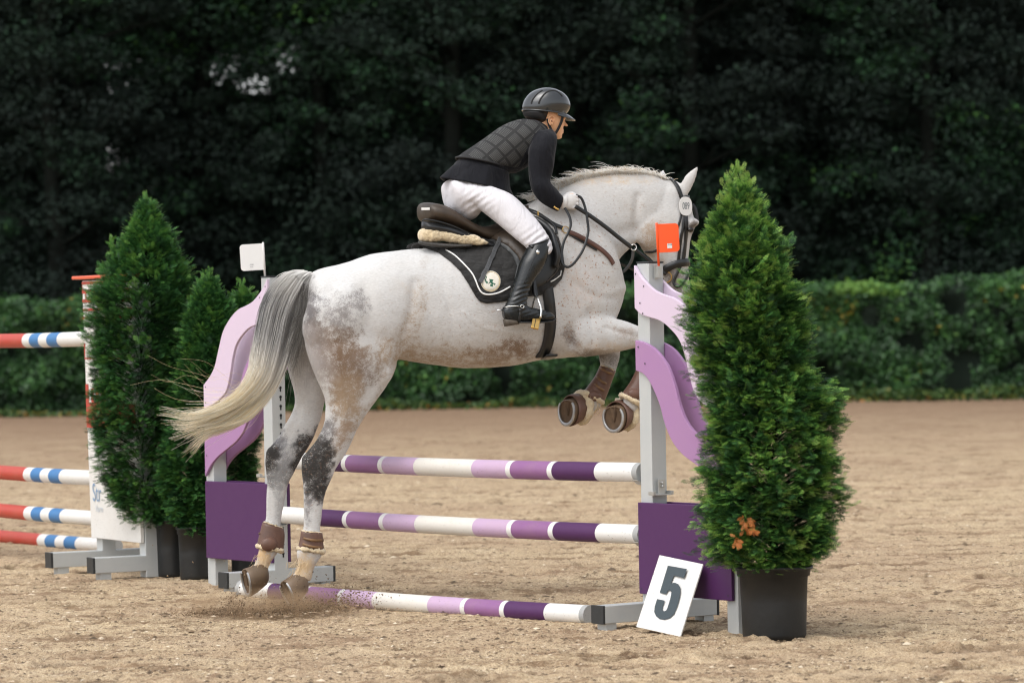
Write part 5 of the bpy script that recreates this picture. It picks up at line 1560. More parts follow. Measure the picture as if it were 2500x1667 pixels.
mk('rubber_panel', mb, simple('dark_ribbed_rubber', (0.04, 0.037, 0.034), 0.6, bmp=0.8, bscale=45, bdist=0.01), hproot)

# saddle
sd = empty('saddle', HP(1180, 600, 0), 'dark brown and black jumping saddle worn by the grey horse', 'saddle')
mb = MB(); mb.loft(cutsecs([(1026, 500, 1030, 534, .05, 0), (1034, 495, 1037, 542, .14, 0), (1052, 496, 1055, 546, .165, 0), (1080, 503, 1083, 552, .165, 0), (1110, 520, 1113, 562, .15, 0), (1140, 540, 1143, 575, .14, 0), (1175, 553, 1178, 590, .13, 0),
    (1215, 545, 1220, 600, .12, 0), (1250, 520, 1256, 600, .115, 0), (1280, 500, 1288, 590, .10, 0), (1300, 508, 1308, 575, .085, 0)], 5), 30, e=2.4)
part('seat', mb, M_BRNL, sd)
mb = MB(); mb.tube([HP(q[0], q[1], q[2]) for q in catmull([(1031, 540, .145), (1040, 536, .165), (1070, 541, .172), (1105, 552, .160), (1145, 570, .150), (1190, 586, .15), (1216, 594, .16)], 5)], 0.0045, 8); mk('seat_welt', mb, M_BLKL, sd)
for s in (1, -1):
    mb = MB(); mb.loft(cutsecs([(1031, 540, 1032, 562, .03, .10 * s), (1042, 541, 1042, 568, .06, .10 * s), (1080, 548, 1080, 572, .07, .10 * s), (1125, 562, 1125, 588, .07, .11 * s), (1175, 582, 1175, 602, .06, .12 * s), (1215, 596, 1218, 620, .05, .13 * s)], 4), 20)
    part('panel', mb, M_BLKL, sd)
FLAP = [(1200, 572), (1250, 552), (1288, 524), (1322, 536), (1350, 560), (1356, 577), (1368, 597), (1373, 628), (1368, 648), (1355, 670), (1335, 690), (1311, 702), (1285, 706), (1262, 700), (1256, 680), (1262, 650), (1250, 622), (1222, 600)]
flap = drape(FLAP, 0.0, 0.009, 8, 0.05, bvh=pad_bvh)
part('flap', flap, leather('black_flap', (0.016, 0.018, 0.019), 0.42, b_=0.12), sd); part('flap', mirror(flap), M_BLKL, sd)
fb_bvh = BVHTree.FromPolygons([Vector(v) for v in flap.v] + [Vector(v) for v in pad.v] + HVw, [tuple(f) for f in flap.f] + [tuple(i + len(flap.v) for i in f) for f in pad.f] + [tuple(i + len(flap.v) + len(pad.v) for i in f) for f in HFc])
fe = [cast(fb_bvh, q[0], q[1], 0.001)[0] for q in catmull([(1351, 566), (1357, 580), (1366, 598), (1371, 628), (1366, 647), (1354, 668), (1334, 688)], 4)]
mb = MB(); mb.tube(fe, 0.0028, 6); mk('flap_edging', mb, M_BRNL, sd)
sk = drape([(1150, 572), (1190, 580), (1216, 588), (1240, 600), (1262, 622), (1276, 650), (1290, 660), (1306, 620), (1290, 560), (1240, 560), (1190, 568)], 0.0, 0.012, 8, 0.07, bvh=fb_bvh)
part('skirt', sk, M_BRNL, sd)
mb = MB(); mb.loft(cutsecs([(1292, 522, 1296, 545, .03, .17), (1318, 533, 1316, 560, .045, .20), (1342, 552, 1334, 580, .045, .235), (1360, 590, 1342, 596, .04, .27), (1368, 625, 1350, 625, .034, .285), (1362, 655, 1348, 648, .02, .29)], 5), 18)
part('knee_block', mb, M_BLKL, sd)
p_ = [(1223, 584), (1210, 610), (1196, 640), (1183, 666), (1171, 690)]
pts = [cast(fb_bvh, x, y, 0.008)[0] for x, y in catmull(p_, 4)] if False else [cast(fb_bvh, q[0], q[1], 0.010)[0] for q in catmull(p_, 4)]
billet = part('billet_strap', ribbon(pts, HN, 0.023, 0.004), M_GREYL, sd, smooth=False, bev=0.001)
mb = MB()
for t in np.linspace(0.12, 0.86, 13):
    q = pts[int(t * (len(pts) - 1))].lerp(pts[min(len(pts) - 1, int(t * (len(pts) - 1)) + 1)], (t * (len(pts) - 1)) % 1) + HN * 0.0046
    mb.add([q + HF * 0.0021 * math.cos(a) + UP * 0.0021 * math.sin(a) for a in np.linspace(0, 2 * math.pi, 9)[:-1]], [tuple(range(8))])
mk('strap_holes', mb, M_HOLE, billet, smooth=False)
# girth
gth = strap([(1332, 690), (1337, 720), (1341, 755), (1342, 790), (1338, 825), (1330, 852), (1318, 868)], 0.062, 0.004, 0.010)
part('girth', gth, M_BLKL, sd)
gc = HP(1322, 870, 0)
mb = MB(); ring = []
for t in np.linspace(-1.0, 1.0, 15):
    a = t * 1.25
    ring.append(HP(1325 - 4 * abs(t), 874 - 10 * t * t, 0.0) + HN * (0.19 * t))
part('girth_underside', ribbon(ring, -UP, 0.062, 0.010), M_BLKL, sd)
part('belly_strap', ribbon([HP(x, y, .03) for x, y in ((1310, 874), (1340, 868), (1365, 862), (1388, 855))], (HN - UP * 0.6).normalized(), 0.02, 0.006), M_BLKL, sd)
# stirrups
part('stirrup_leather', strap([(1299, 640), (1302, 672), (1305, 700), (1309, 724)], 0.024, off=[.31, .325, .335, .35], th=0.004), M_BLKL, sd)
part('stirrup_leather', strap([(1301, 690), (1303, 705), (1302, 720)], 0.02, off=[.31, .315, .33], th=0.004), M_BLKL, sd)
for s in (1, -1):
    o_ = 0.365
    mb = MB()
    tread = HP(1308, 785, (o_ + .052) * s)
    pts = catmull([(1297, 776, (o_ - .055) * s), (1299, 755, (o_ - .052) * s), (1303, 735, (o_ - .025) * s), (1309, 724, o_ * s), (1315, 735, (o_ + .03) * s), (1321, 755, (o_ + .052) * s), (1320, 776, (o_ + .055) * s)], 5)
    mb.tube([HP(q[0], q[1], q[2]) for q in pts], [0.0050 + 0.0016 * abs(i / (len(pts) - 1) * 2 - 1) ** 2 for i in range(len(pts))], 8)
    st = mk('stirrup', mb, M_SILVER, sd)
    lx = (HN * s * 0.66 - HF * 0.36 - UP * 0.66).normalized(); wx = (HF - lx * HF.dot(lx)).normalized(); hx = lx.cross(wx)
    mb = MB(); mb.box(tread - UP * 0.006, lx * 0.046, wx * 0.021, hx * 0.007)
    part('tread', mb, M_BRASS, st, smooth=False, bev=0.004)
    mb = MB(); mb.box(tread - UP * 0.006 - HF * 0.004, lx * 0.042, wx * 0.0018, hx * 0.0085)
    part('tread_groove', mb, M_HOLE, st, smooth=False)
# white maker's tag on the cantle
mb = MB(); c0 = HP(1039, 510, .158)
nn = (HN * 0.9 - HF * 0.45).normalized(); ex = UP.cross(nn) * -1
if ex.x < 0: ex = -ex
mb.box(c0, ex * 0.022, UP * 0.0065, nn * 0.002); part('cantle_tag', mb, M_WHITE, sd, smooth=False)

# breastplate
bp = empty('breastplate', HP(1440, 640, 0), 'dark brown leather breastplate running from the saddle across the shoulder of the horse', 'breastplate')
part('upper_strap', strap([(1290, 515), (1316, 526), (1345, 545), (1372, 558)], 0.018, .010, .004), M_BLKL, bp)
part('upper_strap', strap([(1318, 528), (1340, 541), (1354, 556), (1357, 574)], 0.014, .014, .004), M_BLKL, bp)
c0, n0 = cast(HBVH, 1380, 562, 0.008)
tx = (HF * 0.8 - UP * 0.5).normalized(); ty = n0.cross(tx).normalized()
mb = MB(); mb.tube([c0 + tx * 0.018 * math.cos(a) + ty * 0.018 * math.sin(a) for a in np.linspace(0, 2 * math.pi, 17)[:-1]], 0.0026, 6, closed=True); mk('ring', mb, M_BRASS, bp)
part('shoulder_strap', strap([(1386, 566), (1410, 576), (1433, 588), (1456, 602), (1474, 616), (1488, 631), (1496, 645)], 0.024, .004, .005), M_TANL, bp)
part('sheath_strap', strap([(1388, 572), (1412, 586), (1434, 598), (1456, 611)], 0.010, .003, .005), M_BLKL, bp)
c0, n0 = cast(pad_bvh, 1312, 524, 0.01)
mb = MB(); mb.box(c0 + HN * .01, HF * .003, UP * .012, HN * .004); mk('keeper', mb, M_BRASS, bp, smooth=False)

# bridle, reins, martingale and number disc
br = empty('bridle', HP(1660, 660, 0), "black leather bridle with brass bit on the grey horse's head", 'bridle')
part('crownpiece', strap([(1636, 437), (1646, 447), (1656, 462), (1662, 480), (1666, 495)], .022, .003, .005), M_BLKL, br)
part('cheekpiece', strap([(1672, 520), (1674, 545), (1673, 575), (1670, 605), (1667, 632)], .022, .004, .005), M_BLKL, br)
part('cheekpiece', strap([(1670, 528), (1665, 560), (1660, 590), (1657, 615), (1655, 638)], .016, .004, .005), M_BLKL, br)
part('throat_lash', strap([(1664, 500), (1661, 530), (1652, 560), (1630, 590), (1600, 612), (1572, 616)], .012, .003, .004), M_BLKL, br)
part('browband', strap([(1664, 484), (1672, 482), (1680, 482)], .02, .004, .005), M_BLKL, br)
part('noseband', strap([(1616, 662), (1630, 653), (1648, 645), (1664, 641), (1680, 640)], .040, .004, .008), M_BLKL, br)
part('flash_strap', strap([(1660, 650), (1652, 668), (1645, 690), (1655, 700), (1668, 688), (1680, 668)], .014, .005, .005), M_BLKL, br)
mb = MB(); pts = []
for a in np.linspace(0, 2 * math.pi, 21)[:-1]:
    p, n = cast(HBVH, 1628 + 12 * math.cos(a), 676 + 13 * math.sin(a), 0.006)
    pts.append(p if p is not None else HP(1628 + 12 * math.cos(a), 676 + 13 * math.sin(a), .055))
mb.tube(pts, 0.0032, 6, closed=True); mk('bit_ring', mb, M_BRASS, br)
part('forelock_strap', strap([(1690, 500), (1696, 510), (1700, 525), (1702, 542)], .02, off=.02, th=.006), M_BLKL, br)
dc, dn = cast(HBVH, 1669, 505, 0.012)
dn = (HN * 0.95 + HF * 0.30 + UP * 0.02).normalized()
dy = (UP - dn * UP.dot(dn)).normalized(); dx = dy.cross(dn)
if dx.x < 0: dx = -dx
nd = MB(); k = 28
ov = [(0.043 * math.copysign(abs(math.cos(t)) ** .8, math.cos(t)), 0.051 * math.copysign(abs(math.sin(t)) ** .8, math.sin(t))) for t in np.linspace(0, 2 * math.pi, k + 1)[:-1]]
nd = slab(ov, dc + dn * 0.006, dx, dy, 0.003)
disc = part('number_disc', nd, M_FLAGW, br, smooth=False, bev=0.0006)
t = text_mb('089', dc + dn * 0.0082, dx, dy, 0.052, squeeze=0.62, shear=0.08, bold=0.012)
part('numerals', t, simple('grey_print', (0.17, 0.19, 0.20), 0.5), disc, smooth=False)

rein = empty('reins', HP(1400, 640, .1), 'black reins looped from the gloved hand to the bit of the grey horse', 'reins')
part('rein', strap([(1404, 504), (1440, 527), (1475, 552), (1510, 580), (1541, 604)], .022, off=[.215, .20, .185, .165, .13], th=.005), M_BLKL, rein)
part('rein', strap([(1548, 606), (1572, 625), (1600, 648), (1625, 670)], .016, off=[.125, .11, .09, .07], th=.004), M_BLKL, rein)
part('rein_loop', strap([(1405, 477), (1418, 483), (1426, 500), (1431, 520), (1434, 540), (1436, 562), (1431, 588), (1422, 612), (1408, 634), (1395, 648), (1384, 652), (1374, 645), (1371, 632), (1372, 610), (1377, 588), (1387, 568), (1393, 550), (1391, 532), (1383, 515), (1374, 502)], .0135,
     off=[.20, .20, .20, .205, .21, .215, .235, .25, .27, .285, .29, .285, .28, .27, .26, .25, .24, .23, .215, .20], th=.0035), M_BLKL, rein)
c0 = HP(1547, 604, .13)
mb = MB(); mb.tube([c0 + HF * 0.016 * math.cos(a) + UP * 0.016 * math.sin(a) for a in np.linspace(0, 2 * math.pi, 17)[:-1]], 0.003, 6, closed=True); mk('martingale_ring', mb, M_SILVER, rein)
part('martingale_strap', strap([(1546, 611), (1543, 632), (1534, 650), (1520, 664), (1506, 672)], .016, off=[.12, .10, .07, .04, .01], th=.004), M_GREYL, rein)
part('martingale_strap', strap([(1500, 640), (1520, 646), (1550, 660)], .014, off=[.0, -.02, -.05], th=.004), M_BLKL, rein)

# ------------------------------------------------------------------ boots on the horse's legs
def shell(rows, grow_px, grow_w, n=26, th=0.006):
    rows = [(x1 - (grow_px if x1 < x2 else -grow_px), y1, x2 + (grow_px if x1 < x2 else -grow_px), y2, w + grow_w, o) for x1, y1, x2, y2, w, o in rows]
    S_ = cutsecs(rows, 4)
    mb = MB()
    out = [(c, V, W) for c, V, W in S_]
    inn = [(c, V * (1 - th / V.length), W * (1 - th / W.length)) for c, V, W in S_][::-1]
    mb.loft(out + inn, n, cap=False, closed=True)
    return mb
def fluff(secs, rad, n=40):
    """woolly roll around a loft section"""
    c, V, W = secs
    mb = MB(); pts = []
    for k in range(n):
        a = 2 * math.pi * k / n
        pts.append(c + V * math.cos(a) + W * math.sin(a))
    mb.tube(pts, [rad * (0.8 + 0.5 * random.random()) for _ in range(n)], 8, closed=True)
    mb.v = [tuple(Vector(v) + Vector((random.gauss(0, .0022), random.gauss(0, .0022), random.gauss(0, .0022)))) for v in mb.v]
    return mb
def straps_on(root, rows, mat, buckle=None):
    for (x1, y1, x2, y2, o_) in rows:
        pts = [HP(x1 + (x2 - x1) * t, y1 + (y2 - y1) * t + 3 * math.sin(math.pi * t), o_ + 0.054 * math.sin(math.pi * min(max(t, .02), .98)) ** .6) for t in np.linspace(0, 1, 9)]
        part('strap', ribbon(pts, HN, .013, .004), mat, root)
def legboot(label, rows, fl_lo, strp=None, cap=None, side=1, straps_rows=()):
    c = HP((rows[-1][0] + rows[-1][2]) / 2, rows[-1][1], rows[-1][5])
    root = empty('tendon_boot', c, label, 'horse boot', 'brown boots on the legs of the horse')
    part('shell', shell(rows, 3, .006), M_BOOTB, root)
    s_ = cutsecs([rows[-1]], 1)[0] if False else None
    r0 = rows[-1]; a, b_ = HP(r0[0], r0[1], r0[5]), HP(r0[2], r0[3], r0[5])
    mk('fleece_trim', fluff(((a + b_) / 2, (a - b_) / 2, HN * (r0[4] + .001)), .0125), M_FLEECE, root)
    r0 = rows[0]; a, b_ = HP(r0[0] + 1, r0[1], r0[5]), HP(r0[2] - 1, r0[3], r0[5])
    mk('fleece_trim', fluff(((a + b_) / 2, (a - b_) / 2, HN * (r0[4] + .002)), .004), M_FLEECE, root)
    if cap:
        mb = MB(); blob(mb, cap[0], cap[1], cap[2], cap[3], cap[4], .022, cap[5]); part('fetlock_cap', mb, M_BOOTB, root)
    straps_on(root, straps_rows, M_STRAPB)
    return root
legboot('brown fetlock boot on the near hind leg, with ochre straps', [(738, 1296, 784, 1300, .032, .12), (735, 1318, 786, 1322, .037, .12), (730, 1338, 788, 1346, .042, .12)], None, straps_rows=[(738, 1312, 789, 1318, .12), (735, 1326, 790, 1336, .12)])
legboot('brown fetlock boot with a round pad on the far hind leg', [(644, 1274, 690, 1290, .032, -.13), (636, 1305, 692, 1312, .038, -.13), (630, 1332, 688, 1344, .043, -.13)], None, cap=(657, 1328, -.085, .045, .038, 0))
legboot('brown tendon boot on the far foreleg, with three ochre straps', [(1468, 893, 1500, 906, .036, -.13), (1456, 918, 1490, 932, .036, -.13), (1438, 943, 1480, 960, .040, -.13), (1426, 958, 1470, 984, .043, -.13)], None, cap=(1452, 966, -.095, .042, .030, 20),
        straps_rows=[(1466, 898, 1499, 912, -.13), (1456, 919, 1486, 938, -.13), (1450, 934, 1480, 955, -.13)])
legboot('brown tendon boot on the near foreleg, partly behind the aluminium post', [(1566, 878, 1604, 886, .037, .14), (1554, 908, 1594, 918, .036, .14), (1540, 935, 1582, 952, .040, .14), (1518, 965, 1566, 992, .044, .14)], None, cap=(1548, 962, .175, .040, .030, 15), straps_rows=[(1560, 895, 1600, 903, .14)])
def bellboot(label, F_):
    C0, N, T, S = F_
    root = empty('bell_boot', C0, label, 'bell boot', 'brown bell boots on the front hooves')
    mb = MB(); n = 32; out, inn = [], []
    for h, rr, sh in ((0.022, .083, -.004), (.045, .083, -.010), (.070, .078, -.016), (.092, .071, -.022)):
        out.append((C0 - N * h + T * sh, T * rr * 1.02, S * rr * .98))
    inn = [(c, V * .93, W * .93) for c, V, W in out][::-1]
    mb.loft(out + inn, n, cap=False, closed=True)
    part('bell', mb, M_BOOTB, root)
    c, V, W = out[-1]
    mk('fleece_collar', fluff((c - N * .010, V * 1.02, W * 1.02), .021), M_FLEECE, root)
    mb = MB(); c, V, W = out[1]
    pts = [c + V * math.cos(a) * 1.02 + W * math.sin(a) * 1.02 for a in np.linspace(0.3, 1.1, 7)]
    return root
bellboot('brown bell boot with fleece collar on the left one of the two front hooves', FN1)
bellboot('brown bell boot with fleece collar on the near front hoof beside the aluminium post', FN2)
# ------------------------------------------------------------------ the rider
def cloth(name, col, rough=0.85, fold=0.5, sheen=0.2, fine=220):
    m, nt, b = new_mat(name)
    f1 = noise_tex(nt, 9, 4, 0.5, mapping(nt, rot=(0, R(35), -HA), scale=(2.2, 1, 0.7)), 0.6)
    f2 = noise_tex(nt, fine, 2)
    nt.links.new(mixc(nt, f2, tuple(v * .9 for v in col), tuple(min(1, v * 1.08) for v in col)), b.inputs['Base Color'])
    b.inputs['Roughness'].default_value = rough; b.inputs['Sheen Weight'].default_value = sheen
    b.inputs['Specular IOR Level'].default_value = 0.2
    bump(nt, b, f1, fold, 0.02)
    return m
M_JACKET = cloth('black_jacket_cloth', (0.0055, 0.006, 0.009), 0.85, 0.9, sheen=0.08)
M_BREECH = cloth('white_breeches', (0.60, 0.585, 0.61), 0.75, 0.7, 0.1)
M_GLOVE = cloth('white_glove', (0.64, 0.625, 0.61), 0.7, 0.3, 0.1)
m, nt, b = new_mat('skin')
nt.links.new(mixc(nt, noise_tex(nt, 25, 4), (0.72, 0.38, 0.20), (0.80, 0.47, 0.28)), b.inputs['Base Color'])
b.inputs['Roughness'].default_value = 0.5; b.inputs['Subsurface Weight'].default_value = 0.15; b.inputs['Subsurface Radius'].default_value = (0.01, 0.004, 0.002)
M_SKIN = m
# vest: dark mesh with a lattice of raised black bands
m, nt, b = new_mat('vest_mesh')
mp = mapping(nt, rot=(0, 0, -HA)); mp2 = mapping(nt, rot=(0, R(40), 0), vec=mp); mp3 = mapping(nt, rot=(0, R(-50), 0), vec=mp)
def lines(vec, scale, thr, axis='X'):
    s = nt.nodes.new('ShaderNodeSeparateXYZ'); nt.links.new(vec, s.inputs[0])
    v = mathn(nt, 'MULTIPLY', s.outputs[axis], scale)
    v = mathn(nt, 'FRACT', v); v = mathn(nt, 'SUBTRACT', v, 0.5); v = mathn(nt, 'ABSOLUTE', v)
    return ramp(nt, v, [(thr - 0.03, 0.0), (thr, 1.0)])
# signed object coordinates: bands along two directions
la = lines(mp2, 15.0, 0.43, 'X'); lb = lines(mp3, 15.0, 0.43, 'X')
lat = mathn(nt, 'MAXIMUM', la, lb)
dots1 = lines(mp2, 150, 0.30, 'X'); dots2 = lines(mp3, 150, 0.30, 'X')
dots = mathn(nt, 'MULTIPLY', mathn(nt, 'SUBTRACT', 1.0, dots1), mathn(nt, 'SUBTRACT', 1.0, dots2))
c = mixc(nt, dots, (0.009, 0.009, 0.010), (0.075, 0.075, 0.07))
c = mixc(nt, mathn(nt, 'MULTIPLY', lat, 0.92), c, (0.006, 0.006, 0.006))
nt.links.new(c, b.inputs['Base Color']); b.inputs['Roughness'].default_value = 0.8
bump(nt, b, mathn(nt, 'SUBTRACT', 1.0, lat), 0.7, 0.006)
M_VEST = m
m, nt, b = new_mat('helmet_shell')
b.inputs['Base Color'].default_value = (0.016, 0.019, 0.022, 1); b.inputs['Roughness'].default_value = 0.16
b.inputs['Coat Weight'].default_value = 0.6; b.inputs['Coat Roughness'].default_value = 0.08
nt.links.new(ramp(nt, noise_tex(nt, 14, 5, .6), [(0.3, 0.12), (0.7, 0.26)]), b.inputs['Roughness'])
M_HELM = m
M_HAIRR = simple('dark_brown_hair', (0.022, 0.013, 0.009), 0.55, var=0.6, nscale=80, bmp=0.8, bscale=120)
M_PADB = simple('black_webbing', (0.012, 0.012, 0.013), 0.8)

TORSO = [(1086, 432, 1232, 470, .145, 0), (1105, 408, 1236, 450, .145, 0), (1122, 388, 1240, 425, .138, 0), (1156, 362, 1262, 422, .145, 0), (1190, 339, 1292, 404, .16, 0), (1222, 316, 1318, 388, .175, 0), (1253, 301, 1336, 364, .172, 0), (1283, 299, 1345, 340, .125, 0), (1305, 303, 1342, 325, .07, 0)]
ARM = [(1298, 326, 1346, 314, .05, .13), (1298, 340, 1358, 330, .058, .165), (1292, 362, 1358, 352, .06, .19), (1290, 385, 1354, 384, .056, .20), (1290, 410, 1351, 408, .053, .205), (1292, 435, 1346, 430, .053, .205), (1299, 464, 1344, 446, .052, .215),
       (1318, 492, 1356, 458, .045, .215), (1342, 508, 1366, 470, .040, .21), (1362, 517, 1375, 480, .036, .205)]
PELV = [(1093, 440, 1089, 472, .12, 0), (1112, 434, 1094, 505, .15, 0), (1136, 434, 1108, 525, .158, 0), (1162, 438, 1132, 540, .158, 0), (1190, 446, 1155, 536, .135, 0)]
THIGH = [(1142, 440, 1120, 505, .08, .085), (1177, 448, 1150, 500, .085, .115), (1214, 460, 1172, 512, .09, .155), (1250, 476, 1204, 537, .083, .20), (1288, 512, 1234, 562, .074, .25), (1318, 547, 1262, 586, .064, .29), (1340, 580, 1284, 604, .056, .32), (1349, 605, 1298, 622, .045, .335), (1343, 620, 1312, 630, .03, .335)]
def neg(rows): return [q[:5] + (-q[5],) for q in rows]
def shrink(rows, f):
    out = []
    for x1, y1, x2, y2, w, o_ in rows:
        cx, cy = (x1 + x2) / 2, (y1 + y2) / 2
        out.append((cx + (x1 - cx) * f, cy + (y1 - cy) * f, cx + (x2 - cx) * f, cy + (y2 - cy) * f, w * f, o_))
    return out
HEADR = [(1303, 232, 1370, 235, .058, 0), (1293, 255, 1379, 258, .072, 0), (1296, 275, 1380, 276, .074, 0), (1306, 290, 1378, 289, .072, 0), (1317, 303, 1376, 300, .067, 0), (1326, 315, 1374, 311, .060, 0), (1336, 326, 1372, 321, .052, 0), (1346, 335, 1371, 331, .040, 0), (1353, 341, 1367, 339, .024, 0)]
rider = empty('person', HP(1200, 560, 0), 'rider in black helmet, vest and jacket with white breeches, crouched forward over the saddle', 'person')
rb = MB()
rb.loft(cutsecs(HEADR), 24, e=2.1)
rb.loft(cutsecs([(1278, 318, 1338, 350, .07, 0), (1290, 300, 1348, 338, .058, 0), (1300, 285, 1352, 322, .055, 0)]), 18)
for rows in (TORSO[3:], PELV[1:]): rb.loft(cutsecs(shrink(rows, .88)), 20)
for rows in (ARM, THIGH): rb.loft(cutsecs(shrink(rows, .82)), 14); rb.loft(cutsecs(shrink(neg(rows), .82)), 14)
CALF = [(1300, 600, 1345, 606, .045, .33), (1280, 640, 1322, 640, .045, .345), (1263, 690, 1295, 694, .034, .355), (1245, 735, 1280, 738, .03, .36), (1240, 765, 1280, 765, .028, .365)]
FOOT = [(1236, 752, 1240, 778, .024, .365), (1265, 750, 1268, 780, .03, .365), (1300, 760, 1302, 780, .034, .365), (1335, 766, 1338, 780, .03, .365)]
for rows in (CALF, FOOT): rb.loft(cutsecs(rows), 12); rb.loft(cutsecs(neg(rows)), 12)
WRIST = [(1356, 508, 1366, 482, .024, .20), (1376, 504, 1382, 482, .020, .195)]
for rows in (WRIST, neg(WRIST)): rb.loft(cutsecs(rows), 12)
def hand_mb(mb, s, grow=0.0):
    """Closed fist seen from outside: palm, four curled fingers and the thumb over the rein."""
    mb.loft(cutsecs([(1371, 506, 1376, 479, .015 + grow, 0.198 * s), (1381, 510, 1386, 474, .019 + grow, 0.195 * s), (1393, 511, 1397, 473, .020 + grow, 0.192 * s), (1402, 508, 1405, 477, .018 + grow, 0.188 * s)]), 16)
    for k, (ky, ln) in enumerate(((479, 1.0), (488, 1.08), (497, 1.02), (506, .85))):
        pts = [HP(1396, ky, 0.198 * s), HP(1396 + 12 * ln, ky + 1, 0.194 * s), HP(1397 + 13 * ln, ky + 2, 0.172 * s), HP(1393 + 9 * ln, ky + 3, 0.152 * s), HP(1389, ky + 3, 0.150 * s), HP(1383, ky + 2, 0.160 * s)]
        mb.tube(pts, [.0098 + grow, .0098 + grow, .009 + grow, .0085 + grow, .0078 + grow, .0066 + grow], 10)
    mb.tube([HP(1377, 484, 0.175 * s), HP(1386, 475, 0.168 * s), HP(1396, 472, 0.170 * s), HP(1405, 476, 0.176 * s)], [.0115 + grow, .011 + grow, .0098 + grow, .0078 + grow], 10)
for s in (1, -1): hand_mb(rb, s)
# face: nose, lips, chin, brow and ear
blob(rb, 1379, 304, 0, .017, .0085, .010, 22); blob(rb, 1383, 307, 0, .0085, .0075, .009, 0)
blob(rb, 1376, 297, 0, .014, .010, .008, 60)
blob(rb, 1373.5, 318, 0, .0075, .0045, .016, 0); blob(rb, 1373, 324, 0, .0075, .0048, .015, 0)
blob(rb, 1365, 334, 0, .016, .014, .022, 0)
blob(rb, 1376, 287, 0, .012, .012, .045, 60)
blob(rb, 1360, 308, .045, .03, .03, .012, 60)
V_, F_ = remesh_union(rb, 0.0058, 3)
bodyr = mk('body', (V_, F_), M_SKIN, rider)
mb = MB()
blob(mb, 1346, 297, .071, .019, .030 * .42, .006, 75)
mb.tube([HP(q[0], q[1], .078) for q in catmull([(1344, 306), (1340, 298), (1341, 288), (1348, 284), (1353, 289), (1351, 298)], 4)], .0032, 6)
part('ear', mb, M_SKIN, bodyr)
mb = MB(); blob(mb, 1347, 296, .0775, .006, .004, .002, 75); mk('ear_canal', mb, simple('ear_shade', (0.25, 0.09, 0.05), .7), bodyr)
mb = MB(); mb.tube([HP(1373, 320.8, o_) for o_ in np.linspace(-.016, .016, 7)], .0018, 6); mk('lips', mb, simple('lip', (0.50, 0.16, 0.12), .5), bodyr)
mb = MB(); mb.tube([HP(1371, 292.5, .030), HP(1374, 291, .024), HP(1376, 292.5, .017)], .0025, 6); mk('eye', mb, simple('eye_lashes', (0.03, 0.02, 0.015), .4), bodyr)

jk = MB()
jk.loft(cutsecs(TORSO), 30, e=2.2)
jk.loft(cutsecs(ARM), 22); jk.loft(cutsecs(neg(ARM)), 22)
V_, F_ = remesh_union(jk, 0.0078, 3)
# folds in the cloth
nrm_in = fbm(V_[:, 0] * 16 + V_[:, 2] * 9, V_[:, 2] * 7 + V_[:, 1] * 5, 61, 3) - .5
V_ = V_ + np.array(HN)[None] * (nrm_in * 0.018)[:, None]
jacket = mk('jacket', (V_, F_), M_JACKET, rider)
# skirt of the jacket flaring over the seat
sk_rows = [(1124, 392, 1240, 424, .146, 0), (1106, 405, 1240, 446, .154, 0), (1090, 422, 1241, 462, .163, 0), (1078, 436, 1247, 478, .170, 0)]
S_ = cutsecs(sk_rows, 4); mb = MB()
out = [(c, V, W) for c, V, W in S_]
mb.loft(out + [(c, V * .96, W * .96) for c, V, W in S_][::-1], 64, cap=False, closed=True)
vs = np.array(mb.v); n_ = 64; nr = len(vs) // n_
for i in range(nr):
    lvl = min(i, nr - 1 - i) / (nr / 2 - 1)
    for k in range(n_):
        a = 2 * math.pi * k / n_
        d = 0.012 * lvl * (math.sin(5 * a + 1) + 0.6 * math.sin(9 * a))
        c = sum((Vector(vs[i * n_ + q]) for q in (0, 16, 32, 48)), Vector()) / 4
        v = Vector(vs[i * n_ + k]); vs[i * n_ + k] = tuple(v + (v - c).normalized() * d)
mb.v = [tuple(v) for v in vs]
part('jacket_skirt', mb, M_JACKET, jacket)
mb = MB()
for (x, y, o_) in ((1354, 506, .225), (1358, 509, .225), (1362, 511, .222)): blob(mb, x, y, o_ + .018, .006, .006, .004)
mk('cuff_buttons', mb, M_BRASS, jacket)

vrows = [(1117, 384, 1236, 413, .150, 0), (1136, 370, 1250, 418, .153, 0), (1156, 357, 1266, 416, .157, 0), (1190, 334, 1291, 398, .172, 0), (1222, 311, 1312, 378, .184, 0), (1250, 297, 1322, 356, .176, 0), (1274, 291, 1330, 334, .142, 0), (1292, 295, 1330, 318, .10, 0)]
S_ = cutsecs(vrows, 4); mb = MB()
mb.loft(S_ + [(c, V * .95, W * .95) for c, V, W in S_][::-1], 40, e=2.2, cap=False, closed=True)
vest = part('vest', mb, M_VEST, rider)
for S0 in (S_[0], S_[-1]):
    c, V, W = S0; mb = MB()
    mb.tube([c + V * math.copysign(abs(math.cos(a)) ** (2 / 2.2), math.cos(a)) + W * math.copysign(abs(math.sin(a)) ** (2 / 2.2), math.sin(a)) for a in np.linspace(0, 2 * math.pi, 49)[:-1]], .006, 8, closed=True)
    mk('vest_binding', mb, M_PADB, vest)

bc_ = MB()
for rows in (PELV, THIGH, neg(THIGH)): bc_.loft(cutsecs(rows), 26, e=2.1)
V_, F_ = remesh_union(bc_, 0.008, 6)
